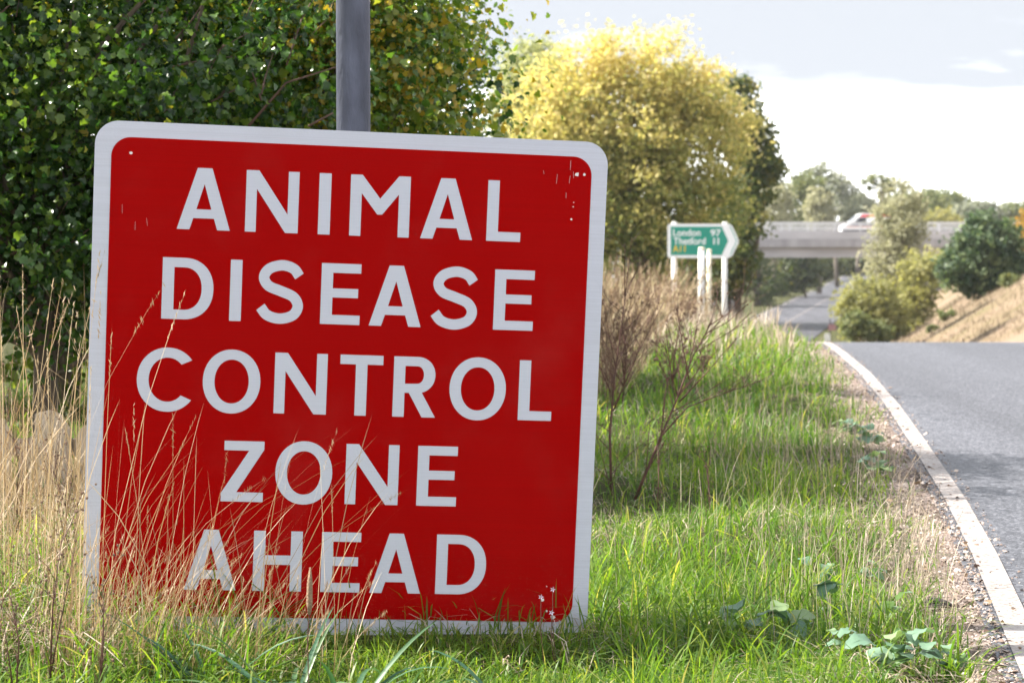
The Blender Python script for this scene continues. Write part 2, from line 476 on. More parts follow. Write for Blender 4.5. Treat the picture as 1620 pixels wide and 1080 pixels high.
def ground_z(x, y, rough=True):
    x = np.asarray(x, float); y = np.asarray(y, float)
    lx = line_x(y)
    on_road = sstep(x, lx - 0.15, lx + 0.15)
    # near plateau: level, then falling away beyond the crest
    v = smin(0.0 * y, 1 - 0.0522 * y - 0.01, 0.05)
    r = smin(0.0 * y, 1 - 0.0545 * y, 0.02)
    p = v * (1 - on_road) + r * on_road
    p = p - 0.075 * np.maximum(0, y - 62)
    low = MAIN_Z + 0.0 * y
    sr = (x - main_right(y)) * 0.98
    sl = (main_left(y) - x) * 0.98
    bank = MAIN_Z + 0.60 * np.maximum(0, sr - 3.5) + 0.2 * sstep(sr, 1, 3.5)
    bank = smin(bank, -0.3 + 0 * y, 0.5)
    bankl = MAIN_Z + 0.34 * np.maximum(0, sl - 4.0)
    bankl = smin(bankl, -0.6 + 0 * y, 0.5)
    far = smax(smax(low, bank, 0.1), bankl, 0.1)
    # the slip road runs down the face of the bank: bank starts beyond its far side
    w = sstep(y, 60, 100)
    side = sstep(x, lx + ROAD_W + 0.6, lx + ROAD_W + 5.0)
    side = np.maximum(side, sstep(y, 46, 58) * sstep(x, lx + ROAD_W + 0.4, lx + ROAD_W + 1.4))
    near = p * (1 - side) + smax(p - 0.9 * sstep(y, 22, 50), smin(bank, 0.6 + 0 * y, 0.3), 0.3) * side
    z = near * (1 - w) + far * w
    if rough:
        onmain = sstep(x, main_left(y) - 3.0, main_left(y) - .6) * (1 - sstep(x, main_right(y) + .6, main_right(y) + 3.0)) * sstep(y, 95, 110)
        off = (1 - onmain) - (1 - onmain) * sstep(x, lx - 0.45, lx - 0.1) * (1 - sstep(x, lx + ROAD_W + 0.2, lx + ROAD_W + 0.8))
        z = z + off * ((vnoise(x, y, 1.3, 3) - 0.5) * 0.09 + (vnoise(x, y, 4.1, 5) - 0.5) * 0.03) * np.where(y < 40, 1, 0.5)
        z = z - 0.065 * (1 - sstep(y, 4.85, 5.3)) * sstep(x, -1.0, -.55) * (1 - sstep(x, .3, .9))
        z = z + off * ((vnoise(x, y, 0.25, 18) - 0.5) * 0.24) * sstep(y, 62, 75) * (1 - sstep(y, 160, 200))
        z = z + off * (vnoise(x, y, 0.07, 8) - 0.5) * 0.8 * sstep(y, 60, 120)
    return z


def gz(x, y):
    return float(ground_z(np.array([x]), np.array([y]))[0])


def axis_pts(lo, hi, step, grow, far_lo, far_hi):
    a = list(np.arange(lo, hi, step)); s = step
    while a[-1] < far_hi:
        s *= grow; a.append(a[-1] + s)
    s = step; b = []; q = lo
    while q > far_lo:
        s *= grow; q -= s; b.append(q)
    return np.array(b[::-1] + a)


def build_ground():
    xs = axis_pts(-4.0, 9.0, 0.12, 1.09, -900, 900)
    xs = np.unique(np.concatenate([xs[xs < 10], np.arange(10, 34, 0.4), xs[xs > 34.3]]))
    ys = np.concatenate([axis_pts(2.0, 24.0, 0.16, 1.045, -60, 60)[:-1], np.arange(62, 240, 1.5), 240 * 1.06 ** np.arange(0, 32)])
    X, Y = np.meshgrid(xs, ys)
    Z = ground_z(X, Y)
    lx = line_x(Y)
    inroad = (X > lx - 0.09) & (X < lx + ROAD_W + 0.12) & (Y < 125)
    Z = Z - np.where(inroad, 0.05, 0)
    inmain = (X > main_left(Y) - 0.5) & (X < main_right(Y) + 0.5) & (Y > 112)
    Z = Z - np.where(inmain, 0.12, 0)
    ny, nx = X.shape
    idx = np.arange(nx * ny).reshape(ny, nx)
    q = np.stack([idx[:-1, :-1], idx[:-1, 1:], idx[1:, 1:], idx[1:, :-1]], -1).reshape(-1, 4)
    bankside = ((X - main_right(Y)) > 3.0) & (Y > 55)
    leftside = ((main_left(Y) - X) > 4.0) & (Y > 110)
    me = np_mesh('ground', np.stack([X, Y, Z], -1).reshape(-1, 3), q.ravel(), np.arange(len(q)) * 4, np.full(len(q), 4),
                 {'verge': np.where(Y > 60, 10.0, lx - X).ravel(), 'bank': np.maximum(bankside * 1.0, leftside * .3).ravel()}, smooth=True)
    m, nt, N, L, bs, out = new_mat('ground_soil')
    tc = N('ShaderNodeTexCoord')
    at = N('ShaderNodeAttribute'); at.attribute_name = 'verge'
    ab = N('ShaderNodeAttribute'); ab.attribute_name = 'bank'
    n1 = N('ShaderNodeTexNoise'); n1.inputs['Scale'].default_value = 3; n1.inputs['Detail'].default_value = 8
    L(tc.outputs['Object'], n1.inputs['Vector'])
    n2 = N('ShaderNodeTexNoise'); n2.inputs['Scale'].default_value = 55; n2.inputs['Detail'].default_value = 8; n2.inputs['Roughness'].default_value = 0.7
    L(tc.outputs['Object'], n2.inputs['Vector'])
    n3 = N('ShaderNodeTexNoise'); n3.inputs['Scale'].default_value = 0.35; n3.inputs['Detail'].default_value = 9; n3.inputs['Roughness'].default_value = 0.65
    L(tc.outputs['Object'], n3.inputs['Vector'])
    soil = ramp(N, [(0.3, (0.035, 0.040, 0.016)), (0.7, (0.075, 0.075, 0.030))]); L(n1.outputs['Fac'], soil.inputs[0])
    grav = ramp(N, [(0.30, (0.12, 0.09, 0.075)), (0.48, (0.27, 0.215, 0.19)), (0.75, (0.40, 0.34, 0.305))]); L(n2.outputs['Fac'], grav.inputs[0])
    dry = ramp(N, [(0.30, (0.09, 0.105, 0.035)), (0.42, (0.14, 0.11, 0.065)), (0.6, (0.19, 0.14, 0.10)), (0.75, (0.225, 0.18, 0.13))]); L(n3.outputs['Fac'], dry.inputs[0])
    wob = N('ShaderNodeMath'); wob.operation = 'MULTIPLY_ADD'; wob.inputs[1].default_value = 0.5; L(n1.outputs['Fac'], wob.inputs[0]); L(at.outputs['Fac'], wob.inputs[2])
    gm = N('ShaderNodeMapRange'); gm.inputs['From Min'].default_value = 0.38; gm.inputs['From Max'].default_value = 0.60
    gm.inputs['To Min'].default_value = 1; gm.inputs['To Max'].default_value = 0
    L(wob.outputs[0], gm.inputs['Value'])
    a = N('ShaderNodeMixRGB'); L(gm.outputs[0], a.inputs['Fac']); L(soil.outputs[0], a.inputs['Color1']); L(grav.outputs[0], a.inputs['Color2'])
    b = N('ShaderNodeMixRGB'); L(ab.outputs['Fac'], b.inputs['Fac']); L(a.outputs[0], b.inputs['Color1']); L(dry.outputs[0], b.inputs['Color2'])
    L(b.outputs[0], bs.inputs['Base Color'])
    bs.inputs['Roughness'].default_value = 0.95; bs.inputs['Specular IOR Level'].default_value = 0.1
    bp = N('ShaderNodeBump'); bp.inputs['Strength'].default_value = 0.7; bp.inputs['Distance'].default_value = 0.02
    L(n2.outputs['Fac'], bp.inputs['Height']); L(bp.outputs[0], bs.inputs['Normal'])
    o = mesh_obj('ground', me, m)
    tag(o, 'grassy verge and dry banks falling away to the lower road', kind='structure')


def mat_asphalt(name, lo, hi, scale):
    m, nt, N, L, bs, out = new_mat(name)
    tc = N('ShaderNodeTexCoord')
    n1 = N('ShaderNodeTexNoise'); n1.inputs['Scale'].default_value = scale; n1.inputs['Detail'].default_value = 4; n1.inputs['Roughness'].default_value = 0.8
    L(tc.outputs['Object'], n1.inputs['Vector'])
    n2 = N('ShaderNodeTexNoise'); n2.inputs['Scale'].default_value = 0.8; n2.inputs['Detail'].default_value = 6
    mp = N('ShaderNodeMapping'); mp.inputs['Scale'].default_value = (1.5, 0.12, 1); mp.inputs['Rotation'].default_value = (0, 0, R(8))
    L(tc.outputs['Object'], mp.inputs[0]); L(mp.outputs[0], n2.inputs['Vector'])
    r = ramp(N, [(0.32, lo), (0.55, tuple((a + b) / 2 for a, b in zip(lo, hi))), (0.72, hi)]); L(n1.outputs['Fac'], r.inputs[0])
    r2 = ramp(N, [(0.3, (0.8, 0.8, 0.8)), (0.7, (1.2, 1.2, 1.2))]); L(n2.outputs['Fac'], r2.inputs[0])
    mu = N('ShaderNodeMixRGB'); mu.blend_type = 'MULTIPLY'; mu.inputs['Fac'].default_value = 1
    L(r.outputs[0], mu.inputs['Color1']); L(r2.outputs[0], mu.inputs['Color2'])
    vo = N('ShaderNodeTexVoronoi'); vo.inputs['Scale'].default_value = scale * 1.4
    L(tc.outputs['Object'], vo.inputs['Vector'])
    sp = N('ShaderNodeSeparateColor'); L(vo.outputs['Color'], sp.inputs[0])
    rv = ramp(N, [(0.1, (0.55, 0.55, 0.56)), (0.6, (0.95, 0.95, 0.96)), (0.95, (1.9, 1.88, 1.84))]); L(sp.outputs[0], rv.inputs[0])
    m2 = N('ShaderNodeMixRGB'); m2.blend_type = 'MULTIPLY'; m2.inputs['Fac'].default_value = 1
    L(mu.outputs[0], m2.inputs['Color1']); L(rv.outputs[0], m2.inputs['Color2'])
    L(m2.outputs[0], bs.inputs['Base Color'])
    bs.inputs['Roughness'].default_value = 0.55; bs.inputs['Specular IOR Level'].default_value = 0.22
    bp = N('ShaderNodeBump'); bp.inputs['Strength'].default_value = 0.35; bp.inputs['Distance'].default_value = 0.005
    L(n1.outputs['Fac'], bp.inputs['Height']); L(bp.outputs[0], bs.inputs['Normal'])
    return m


def mat_line():
    m, nt, N, L, bs, out = new_mat('road_paint')
    tc = N('ShaderNodeTexCoord')
    n1 = N('ShaderNodeTexNoise'); n1.inputs['Scale'].default_value = 60; n1.inputs['Detail'].default_value = 8; n1.inputs['Roughness'].default_value = 0.7
    L(tc.outputs['Object'], n1.inputs['Vector'])
    n2 = N('ShaderNodeTexNoise'); n2.inputs['Scale'].default_value = 5; n2.inputs['Detail'].default_value = 5
    L(tc.outputs['Object'], n2.inputs['Vector'])
    mu = N('ShaderNodeMath'); mu.operation = 'MULTIPLY_ADD'; mu.inputs[1].default_value = 0.35; L(n2.outputs['Fac'], mu.inputs[0]); L(n1.outputs['Fac'], mu.inputs[2])
    r = ramp(N, [(0.50, (0.09, 0.075, 0.068)), (0.66, (0.27, 0.235, 0.22)), (0.92, (0.43, 0.40, 0.385))]); L(mu.outputs[0], r.inputs[0])
    L(r.outputs[0], bs.inputs['Base Color']); bs.inputs['Roughness'].default_value = 0.7
    bp = N('ShaderNodeBump'); bp.inputs['Strength'].default_value = 0.4; bp.inputs['Distance'].default_value = 0.004
    L(n1.outputs['Fac'], bp.inputs['Height']); L(bp.outputs[0], bs.inputs['Normal'])
    return m


def ribbon(name, f0, f1, ys, zf, lift, mat, label):
    ys = np.asarray(ys, float); k = 5
    cols = [f0(ys) * (1 - t) + f1(ys) * t for t in np.linspace(0, 1, k)]
    X = np.stack(cols, 1); Y = np.repeat(ys[:, None], k, 1); Z = zf(X, Y) + lift
    n = len(ys); idx = np.arange(n * k).reshape(n, k)
    q = np.stack([idx[:-1, :-1], idx[:-1, 1:], idx[1:, 1:], idx[1:, :-1]], -1).reshape(-1, 4)
    me = np_mesh(name, np.stack([X, Y, Z], -1).reshape(-1, 3), q.ravel(), np.arange(len(q)) * 4, np.full(len(q), 4), smooth=True)
    o = mesh_obj(name, me, mat)
    return tag(o, label, kind='structure')


def slip_z(x, y):
    return ground_z(line_x(y) + 0.5, y, rough=False)


build_ground()
YS = np.concatenate([np.arange(-60, 2, 2.0), np.arange(2, 26, 0.25), np.arange(26, 122, 2.0)])
asph = mat_asphalt('slip_asphalt', (0.040, 0.042, 0.051), (0.122, 0.127, 0.145), 75)
ribbon('slip_road', lambda y: line_x(y) - 0.115, lambda y: line_x(y) + ROAD_W, YS, slip_z, 0.0, asph, 'grey asphalt slip road curving down over the crest')
paint = mat_line()
ribbon('road_edge_line', lambda y: line_x(y) - 0.075, lambda y: line_x(y), YS, slip_z, 0.004, paint, 'worn white edge line along the grass verge')
ribbon('road_edge_line', lambda y: line_x(y) + ROAD_W - 0.35, lambda y: line_x(y) + ROAD_W - 0.25, YS, slip_z, 0.004, paint, 'white edge line on the far side of the slip road')
YM = np.concatenate([np.arange(112, 240, 4.0), 240 * 1.05 ** np.arange(0, 24)])
asph2 = mat_asphalt('main_asphalt', (0.045, 0.046, 0.056), (0.085, 0.086, 0.098), 6)
flat = lambda x, y: np.full_like(np.asarray(x, float), MAIN_Z)
ribbon('main_road', main_left, main_right, YM, flat, 0.0, asph2, 'lower grey main road running under the bridge')
ribbon('lane_line', lambda y: main_left(y) + 3.6, lambda y: main_left(y) + 3.68, YM, flat, 0.012, paint, 'faint lane line along the lower main road')
ribbon('road_edge_line', lambda y: main_left(y) + 0.35, lambda y: main_left(y) + 0.45, YM, flat, 0.012, paint, 'edge line of the lower main road')

# ------------------------------------------------------------------ the red warning sign
SIGN = empty('warning_sign', (-0.38965, 5.34893, 0.60791))
_Y, _T, _O = 0.132152, -0.022508, -0.03956
SIGN.rotation_euler = (Matrix.Rotation(_Y, 3, 'Z') @ Matrix.Rotation(_T, 3, 'X').inverted() @ Matrix.Rotation(-_O, 3, 'Y')).to_euler()
tag(SIGN, 'large red square sign with white border reading ANIMAL DISEASE CONTROL ZONE AHEAD', 'road sign')


def rrect(x0, z0, x1, z1, r, n=10):
    p = []
    for cx, cz, a0 in ((x1 - r, z1 - r, 0), (x0 + r, z1 - r, 90), (x0 + r, z0 + r, 180), (x1 - r, z0 + r, 270)):
        for k in range(n + 1):
            a = R(a0 + 90 * k / n)
            p.append((cx + r * math.cos(a), cz + r * math.sin(a)))
    return p


SW, SH = 0.60, 0.5951
pl = MB(); pl.prism(rrect(-SW, -SH, SW, SH, 0.055), 'y', 0.0, 0.012)
pl.build('plate', M['sign_white'], SIGN)
rd = MB(); rd.prism(rrect(-0.562, -0.5565, 0.562, 0.5585, 0.045), 'y', -0.0012, 0.0)
rd.build('red_field', M['sign_red'], SIGN)
for zz in (0.33, -0.33):
    b = MB(); b.box((-0.58, 0.013, zz - 0.02), (0.58, 0.035, zz + 0.02)); b.build('channel', M['alu'], SIGN, 0.003)

V_, H_ = 0.19, 0.155       # stem and bar of a letter, cap height = 1


def arc(cx, cy, rx, ry, a0, a1, n=16, e=2.0):
    p = []
    for k in range(n + 1):
        a = R(a0 + (a1 - a0) * k / n); c, s = math.cos(a), math.sin(a)
        p.append((cx + rx * math.copysign(abs(c) ** (2 / e), c), cy + ry * math.copysign(abs(s) ** (2 / e), s)))
    return p


def stroke(ctrl, hw, n=8):
    pts = [Vector((x, y)) for x, y in ctrl]
    P = [2 * pts[0] - pts[1]] + pts + [2 * pts[-1] - pts[-2]]
    line = []
    for i in range(1, len(P) - 2):
        for k in range(n):
            t = k / n; p0, p1, p2, p3 = P[i - 1:i + 3]
            line.append(0.5 * (2 * p1 + (p2 - p0) * t + (2 * p0 - 5 * p1 + 4 * p2 - p3) * t * t + (3 * p1 - p0 - 3 * p2 + p3) * t ** 3))
    line.append(pts[-1])
    l, r = [], []
    for i, p in enumerate(line):
        t = (line[min(i + 1, len(line) - 1)] - line[max(i - 1, 0)]).normalized(); q = Vector((-t.y, t.x)) * hw
        l.append(tuple(p + q)); r.append(tuple(p - q))
    return l + r[::-1]


def glyph(ch, w):
    v, h = V_, H_
    if ch == 'I': return [[(0, 0), (0, 1), (w, 1), (w, 0)]]
    if ch == 'L': return [[(0, 0), (0, 1), (v, 1), (v, h), (w, h), (w, 0)]]
    if ch == 'E':
        m = w * 0.94
        return [[(0, 0), (0, 1), (w, 1), (w, 1 - h), (v, 1 - h), (v, .59), (m, .59), (m, .44), (v, .44), (v, h), (w, h), (w, 0)]]
    if ch == 'T': return [[(0, 1), (w, 1), (w, 1 - h), (w / 2 + v / 2, 1 - h), (w / 2 + v / 2, 0), (w / 2 - v / 2, 0), (w / 2 - v / 2, 1 - h), (0, 1 - h)]]
    if ch == 'H': return [[(0, 0), (0, 1), (v, 1), (v, .595), (w - v, .595), (w - v, 1), (w, 1), (w, 0), (w - v, 0), (w - v, .44), (v, .44), (v, 0)]]
    if ch == 'N': return [[(0, 0), (0, 1), (.205, 1), (w - .175, .30), (w - .175, 1), (w, 1), (w, 0), (w - .205, 0), (.175, .70), (.175, 0)]]
    if ch == 'M': return [[(0, 0), (0, 1), (.19, 1), (w / 2, .62), (w - .19, 1), (w, 1), (w, 0), (w - .185, 0), (w - .185, .70), (w / 2 + .04, .36), (w / 2 - .04, .36), (.185, .70), (.185, 0)]]
    if ch == 'A':
        k = w / 2 - .118; f = .205
        top = (w / 2 - f) / k
        return [[(0, 0), (w / 2 - .118, 1), (w / 2 + .118, 1), (w, 0), (w - f, 0), (w - f - k * .185, .185), (f + k * .185, .185), (f, 0)],
                [(f + k * .33, .33), (w - f - k * .33, .33), (w / 2, top + .02)]]
    if ch == 'Z': return [[(0, 0), (0, .135), (w - .245, 1 - h), (.035, 1 - h), (.035, 1), (w, 1), (w, .865), (.25, h), (w, h), (w, 0)]]
    if ch == 'D':
        r = .47
        return [[(0, 0), (0, 1)] + arc(w - r, .5, r, .5, 90, -90, 24, 2.15), [(v, h), (v, 1 - h)] + arc(w - r, .5, r - v, .5 - h, 90, -90, 24, 2.15)]
    if ch == 'O': return [arc(w / 2, .5, w / 2, .525, 0, 360, 48, 2.06)[:-1], arc(w / 2, .5, w / 2 - v, .525 - .165, 0, 360, 48, 2.06)[:-1]]
    if ch == 'C':
        rx = w / 1.79
        return [arc(rx, .5, rx, .525, 38, 322, 40, 2.05) + arc(rx, .5, rx - v, .36, 316, 44, 40, 2.05)]
    if ch == 'S':
        c = [(.90, .765), (.77, .885), (.52, .937), (.24, .875), (.125, .735), (.23, .595), (.5, .515), (.78, .425), (.885, .275), (.78, .125), (.5, .063), (.22, .115), (.065, .245)]
        return [stroke([(x * w, y) for x, y in c], .085)]
    if ch == 'R':
        r = .30
        return [[(0, 0), (0, 1)] + arc(w - r - .02, .70, r, .30, 90, -75, 20, 2.1) + [(w, 0), (w - .225, 0), (w - .45, .40), (v, .40), (v, 0)],
                [(v, .55), (v, 1 - h)] + arc(w - r - .02, .70, r - v, .30 - h, 90, -90, 16, 2.1)]


ROWS = [(.3515, [('A', -.4077, -.2851), ('N', -.2505, -.1278), ('I', -.0811, -.0531), ('M', -.0077, .1326), ('A', .1596, .2829), ('L', .3162, .3973)]),
        (.1420, [('D', -.4368, -.3184), ('I', -.2801, -.2530), ('S', -.2153, -.1092), ('E', -.0683, .0244), ('A', .0461, .1691), ('S', .1940, .3019), ('E', .3413, .4362)]),
        (-.0715, [('C', -.4884, -.3620), ('O', -.3362, -.2023), ('N', -.1696, -.0467), ('T', -.0168, .0844), ('R', .1100, .2118), ('O', .2435, .3783), ('L', .4095, .4898)]),
        (-.2822, [('Z', -.2858, -.1876), ('O', -.1601, -.0264), ('N', .0051, .1306), ('E', .1751, .2698)]),
        (-.4930, [('A', -.3650, -.2440), ('H', -.2047, -.0903), ('E', -.0448, .0478), ('A', .0712, .1928), ('D', .2283, .3485)])]
CAP = 0.1430
for base, row in ROWS:
    for ch, u0, u1 in row:
        loops = [[(x * CAP, y * CAP) for x, y in lp] for lp in glyph(ch, (u1 - u0) / CAP)]
        o = mesh_obj('letter', fill_mesh('letter', loops, 0.0010), M['sign_white'], SIGN)
        o.location = (u0, -0.0018, base)
# worn paint specks and rivet heads near the corners
sc = MB(); rs = random.Random(4)
for (u, w_, r_) in ((-.5166, .522, .0045), (.5267, .5165, .0055), (.5448, .5171, .0035), (.521, .44, .002), (.518, .41, .003), (.522, .45, .0015),
                    (.4884, -.5038, .005), (.5147, -.5446, .007), (.50, -.53, .003), (.497, -.47, .002)):
    n = 7
    sc.prism([(u + r_ * rs.uniform(.6, 1.2) * math.cos(2 * math.pi * k / n), w_ + r_ * rs.uniform(.6, 1.2) * math.sin(2 * math.pi * k / n)) for k in range(n)], 'y', -0.0022, -0.0012)
for k in range(9):
    u = rs.choice((rs.gauss(.47, .02), rs.gauss(.52, .02), rs.gauss(-.49, .03))); w_ = .50 + rs.gauss(0, .025) if u > 0 else .40 + rs.gauss(0, .07)
    l = rs.uniform(.004, .025); dx = rs.uniform(-.003, .003); t = .0002
    if w_ + l > .55: continue
    sc.prism([(u - t, w_), (u + t, w_), (u + dx + t, w_ + l), (u + dx - t, w_ + l)], 'y', -0.0022, -0.0012)
sc.build('scratches', M['scuff'], SIGN)['kind'] = 'stuff'

# ------------------------------------------------------------------ lamp post behind it
POST = empty('lamp_post', (-0.402, 5.79, 0))
tag(POST, 'tall grey galvanised steel post right behind the red sign', 'post')
p = MB(); p.tube([(0, 0, -0.3), (0, 0, 3.0), (0, 0, 6.0)], [.0435, .0425, .038], 28); p.build('pole', M['galv'], POST, smooth=True)
p = MB(); p.tube([(0, 0, 6.0), (0, 0, 6.04)], [.041, .030], 20); p.build('cap', M['galv'], POST, smooth=True)
for zz in (0.28, 0.92):
    p = MB(); p.tube([(0, 0, zz - .018), (0, 0, zz + .018)], [.048, .048], 24); p.build('clamp', M['alu'], POST)

# ------------------------------------------------------------------ green direction sign and white posts
DS = 60.0
kx = DS / 3600.0
DIR = empty('direction_sign', ((1110 - 810) * kx, DS, gz(5, DS)))
tag(DIR, 'green direction sign for London and Thetford with pointed white chevron end', 'road sign')
zo = DIR.location.z


def dpx(x, y):
    """sign-plane point of a feature of the sign face, metres from the sign's foot"""
    return ((x - 1110) * kx, EYE - (y - 345) * kx - zo)


def dpoly(*q): return [dpx(*a) for a in q]


b = MB()
b.prism(dpoly((1059, 408), (1152, 408), (1158, 405), (1168, 384), (1168, 379), (1158, 357), (1152, 354), (1059, 354), (1056, 357), (1056, 405)), 'y', 0, 0.03)
b.build('plate', M['direction_white'], DIR)
b = MB(); b.prism(dpoly((1061, 403.5), (1141.5, 403.5), (1151.8, 381), (1141.5, 358.5), (1061, 358.5)), 'y', -0.004, 0)
b.build('green_panel', M['direction_green'], DIR)
b = MB(); b.prism(dpoly((1154, 404.2), (1155.5, 404.2), (1166, 381), (1155.5, 357.8), (1154, 357.8), (1164.6, 381)), 'y', -0.004, 0)
b.build('chevron_edge', M['direction_green'], DIR)
for s, x0, x1, yb, sz, mt in (('London', 1064.5, 1108, 373, .250, 'direction_white'), ('97', 1123.5, 1140, 373, .235, 'direction_white'), ('Thetford', 1065, 1116, 386.3, .250, 'direction_white'),
                              ('1', 1128.3, 1130.6, 386.3, .235, 'direction_white'), ('1', 1134.8, 1137.1, 386.3, .235, 'direction_white'), ('A11', 1064, 1084, 398.2, .235, 'direction_yellow')):
    me = text_mesh('lettering', s, sz, 0.004, 0.004)
    co = np.array([v.co[:] for v in me.vertices]); w = co[:, 0].max() - co[:, 0].min()
    a0, zb = dpx(x0, yb)
    me.transform(Matrix.Scale((x1 - x0) * kx / w, 4, (1, 0, 0)) @ Matrix.Translation((-co[:, 0].min(), 0, 0)))
    o = mesh_obj('lettering', me, M[mt], DIR); o.location = (a0, -0.0065, zb)
for x in (1067, 1147):
    p = MB(); p.tube([((x - 1110) * kx, 0.11, -.3), ((x - 1110) * kx, 0.11, dpx(0, 352)[1])], .068, 16)
    p.build('post', M['post_white'], DIR, smooth=True)
    p = MB(); p.tube([((x - 1110) * kx, 0.11, dpx(0, 352)[1]), ((x - 1110) * kx, 0.11, dpx(0, 351)[1])], [.071, .06], 16)
    p.build('post_cap', M['post_white'], DIR, smooth=True)

for (px, py, d, dia, mt, lab) in ((1109.5, 391, 40.0, .112, 'post_white', 'white round roadside post standing in front of the green direction sign'),
                                  (1121.5, 394, 43.5, .088, 'post_cream', 'thinner cream roadside post just behind the white round post')):
    x = (px - 810) * d / 3600; g = gz(x, d); t = EYE - (py - 345) * d / 3600 - g
    o = empty('marker_post', (x, d, g)); tag(o, lab, 'post', 'pale posts before the direction sign')
    p = MB(); p.tube([(0, 0, -.2), (0, 0, t * .5), (.004, 0, t - .05)], [dia / 2 * 1.04, dia / 2, dia / 2], 16); p.build('shaft', M[mt], o, smooth=True)
    p = MB(); p.tube([(.004, 0, t - .05), (.004, 0, t - .01), (.004, 0, t)], [dia / 2 * 1.03, dia / 2 * 1.03, dia / 2 * .8], 16); p.build('cap', M['post_cream'], o, smooth=True)

# ------------------------------------------------------------------ bridge
BY = 170.0
BR = empty('road_bridge', (24, BY, MAIN_Z))
tag(BR, 'low concrete road bridge with steel parapet rails over the lower road', 'bridge')
bz = lambda py: EYE - (py - 345) * BY / 3600 - MAIN_Z       # height above the road of a photo row at the bridge face
X0, X1 = -16.0, 34.0
DEPTH = 11.5
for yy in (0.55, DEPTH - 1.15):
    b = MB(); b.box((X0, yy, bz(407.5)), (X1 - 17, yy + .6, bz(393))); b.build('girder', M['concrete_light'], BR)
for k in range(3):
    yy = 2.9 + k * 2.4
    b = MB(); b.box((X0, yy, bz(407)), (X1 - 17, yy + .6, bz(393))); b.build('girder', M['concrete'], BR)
b = MB(); b.box((X0, .25, bz(392.9)), (X1, DEPTH - .25, bz(388))); b.build('deck', M['concrete'], BR)
for yy in (0, DEPTH - .45):
    b = MB(); b.box((X0, yy, bz(391)), (X1, yy + .45, bz(378))); b.build('edge_beam', M['concrete'], BR, .03)
    b = MB(); b.box((X0, yy + .05, bz(377.9)), (X1, yy + .35, bz(366))); b.build('upstand', M['concrete_light'], BR, .02)
    for zz in (353, 356.5, 360, 363):
        b = MB(); hh = .07 if zz == 353 else .03
        b.box((X0, yy + .15, bz(zz) - hh), (X1, yy + .25, bz(zz) + hh)); b.build('parapet_rail', M['rail_grey'], BR)
    pb = MB(); pb.box((-.05, yy + .14, bz(366)), (.05, yy + .26, bz(352.2)))
    proto = None
    for k in range(26):
        if proto is None:
            proto = pb.build('parapet_post', M['rail_grey'], BR); proto.location.x = X0 + .3; q = proto
        else:
            q = proto.copy(); C.objects.link(q); q.location.x = X0 + .3 + k * 1.97
b = MB(); b.prism([(X0, 0), (X0, bz(393)), (X0 + 1.6, bz(393)), (-8.6, bz(405)), (-8.9, 0)], 'y', .6, DEPTH - .6); b.build('abutment', M['concrete'], BR)
b = MB(); b.box((6.6, .3, 0), (X1, DEPTH - .3, bz(408.2))); b.box((17.2, .28, bz(408)), (X1, DEPTH - .28, bz(393.2))); b.build('abutment', M['concrete'], BR)
for yy in (.9, 4.2, 7.5):
    b = MB(); b.tube([(-7.35, yy, -.2), (-7.35, yy, bz(407.6))], .28, 14); b.build('pier', M['concrete'], BR, smooth=True)

# ------------------------------------------------------------------ vehicle crossing the bridge
VAN = empty('van', (25.1, BY + 3.6, MAIN_Z + bz(388)))
tag(VAN, 'white van with red upper side and orange stripe crossing the bridge', 'van')
M['van_white'] = mat_plain('van_white', (0.80, 0.80, 0.80), 0.25, 0, 0.03, 2)
M['van_glass'] = mat_plain('van_glass', (0.03, 0.035, 0.05), 0.08, 0, 0.05)
M['van_red'] = mat_plain('van_red', (0.60, 0.03, 0.05), 0.3, 0, 0.05)
M['van_orange'] = mat_plain('van_orange', (0.75, 0.28, 0.10), 0.35, 0, 0.05)
M['van_dark'] = mat_plain('van_dark', (0.035, 0.033, 0.04), 0.5, 0, 0.2)
M['tyre'] = mat_plain('tyre', (0.02, 0.02, 0.02), 0.85, 0, 0.3)
zb = 0.42
prof = [(0.05, .62 + zb), (0.0, 1.0 + zb), (.08, 1.22 + zb), (.30, 1.36 + zb), (.75, 1.62 + zb), (1.45, 2.22 + zb), (1.75, 2.36 + zb), (2.2, 2.42 + zb), (4.7, 2.40 + zb), (4.95, 2.2 + zb), (5.0, .62 + zb)]
VW = 1.95
b = MB(); b.prism(prof, 'y', 0, VW); b.build('body', M['van_white'], VAN, .05)
b = MB(); b.box((.12, -.003, .30 + zb), (4.9, VW + .003, .98 + zb)); b.build('skirt', M['van_dark'], VAN, .03)
b = MB(); b.prism([(1.02, 1.48 + zb), (1.62, 2.04 + zb), (2.25, 2.05 + zb), (2.25, 1.48 + zb)], 'y', -.006, VW + .006); b.build('side_window', M['van_glass'], VAN)
M['van_grey'] = mat_plain('van_grey', (0.20, 0.21, 0.27), 0.4, 0, 0.1)
b = MB(); b.prism([(.62, 1.24 + zb), (.98, 1.46 + zb), (4.9, 1.46 + zb), (4.9, 1.24 + zb)], 'y', -.004, VW + .004); b.build('side_panel', M['van_grey'], VAN)
b = MB(); b.prism([(.80, 1.66 + zb + .012), (1.43, 2.20 + zb + .012), (1.46, 2.17 + zb), (.83, 1.63 + zb)], 'y', .14, VW - .14); b.build('windscreen', M['van_glass'], VAN)
b = MB(); b.prism([(1.62, 2.08 + zb), (1.86, 2.33 + zb), (4.6, 2.35 + zb), (4.6, 2.08 + zb)], 'y', -.006, VW + .006); b.build('red_panel', M['van_red'], VAN)
b = MB(); b.prism([(.35, 1.10 + zb), (.45, 1.22 + zb), (4.9, 1.22 + zb), (4.9, 1.10 + zb)], 'y', -.005, VW + .005); b.build('stripe', M['van_orange'], VAN)
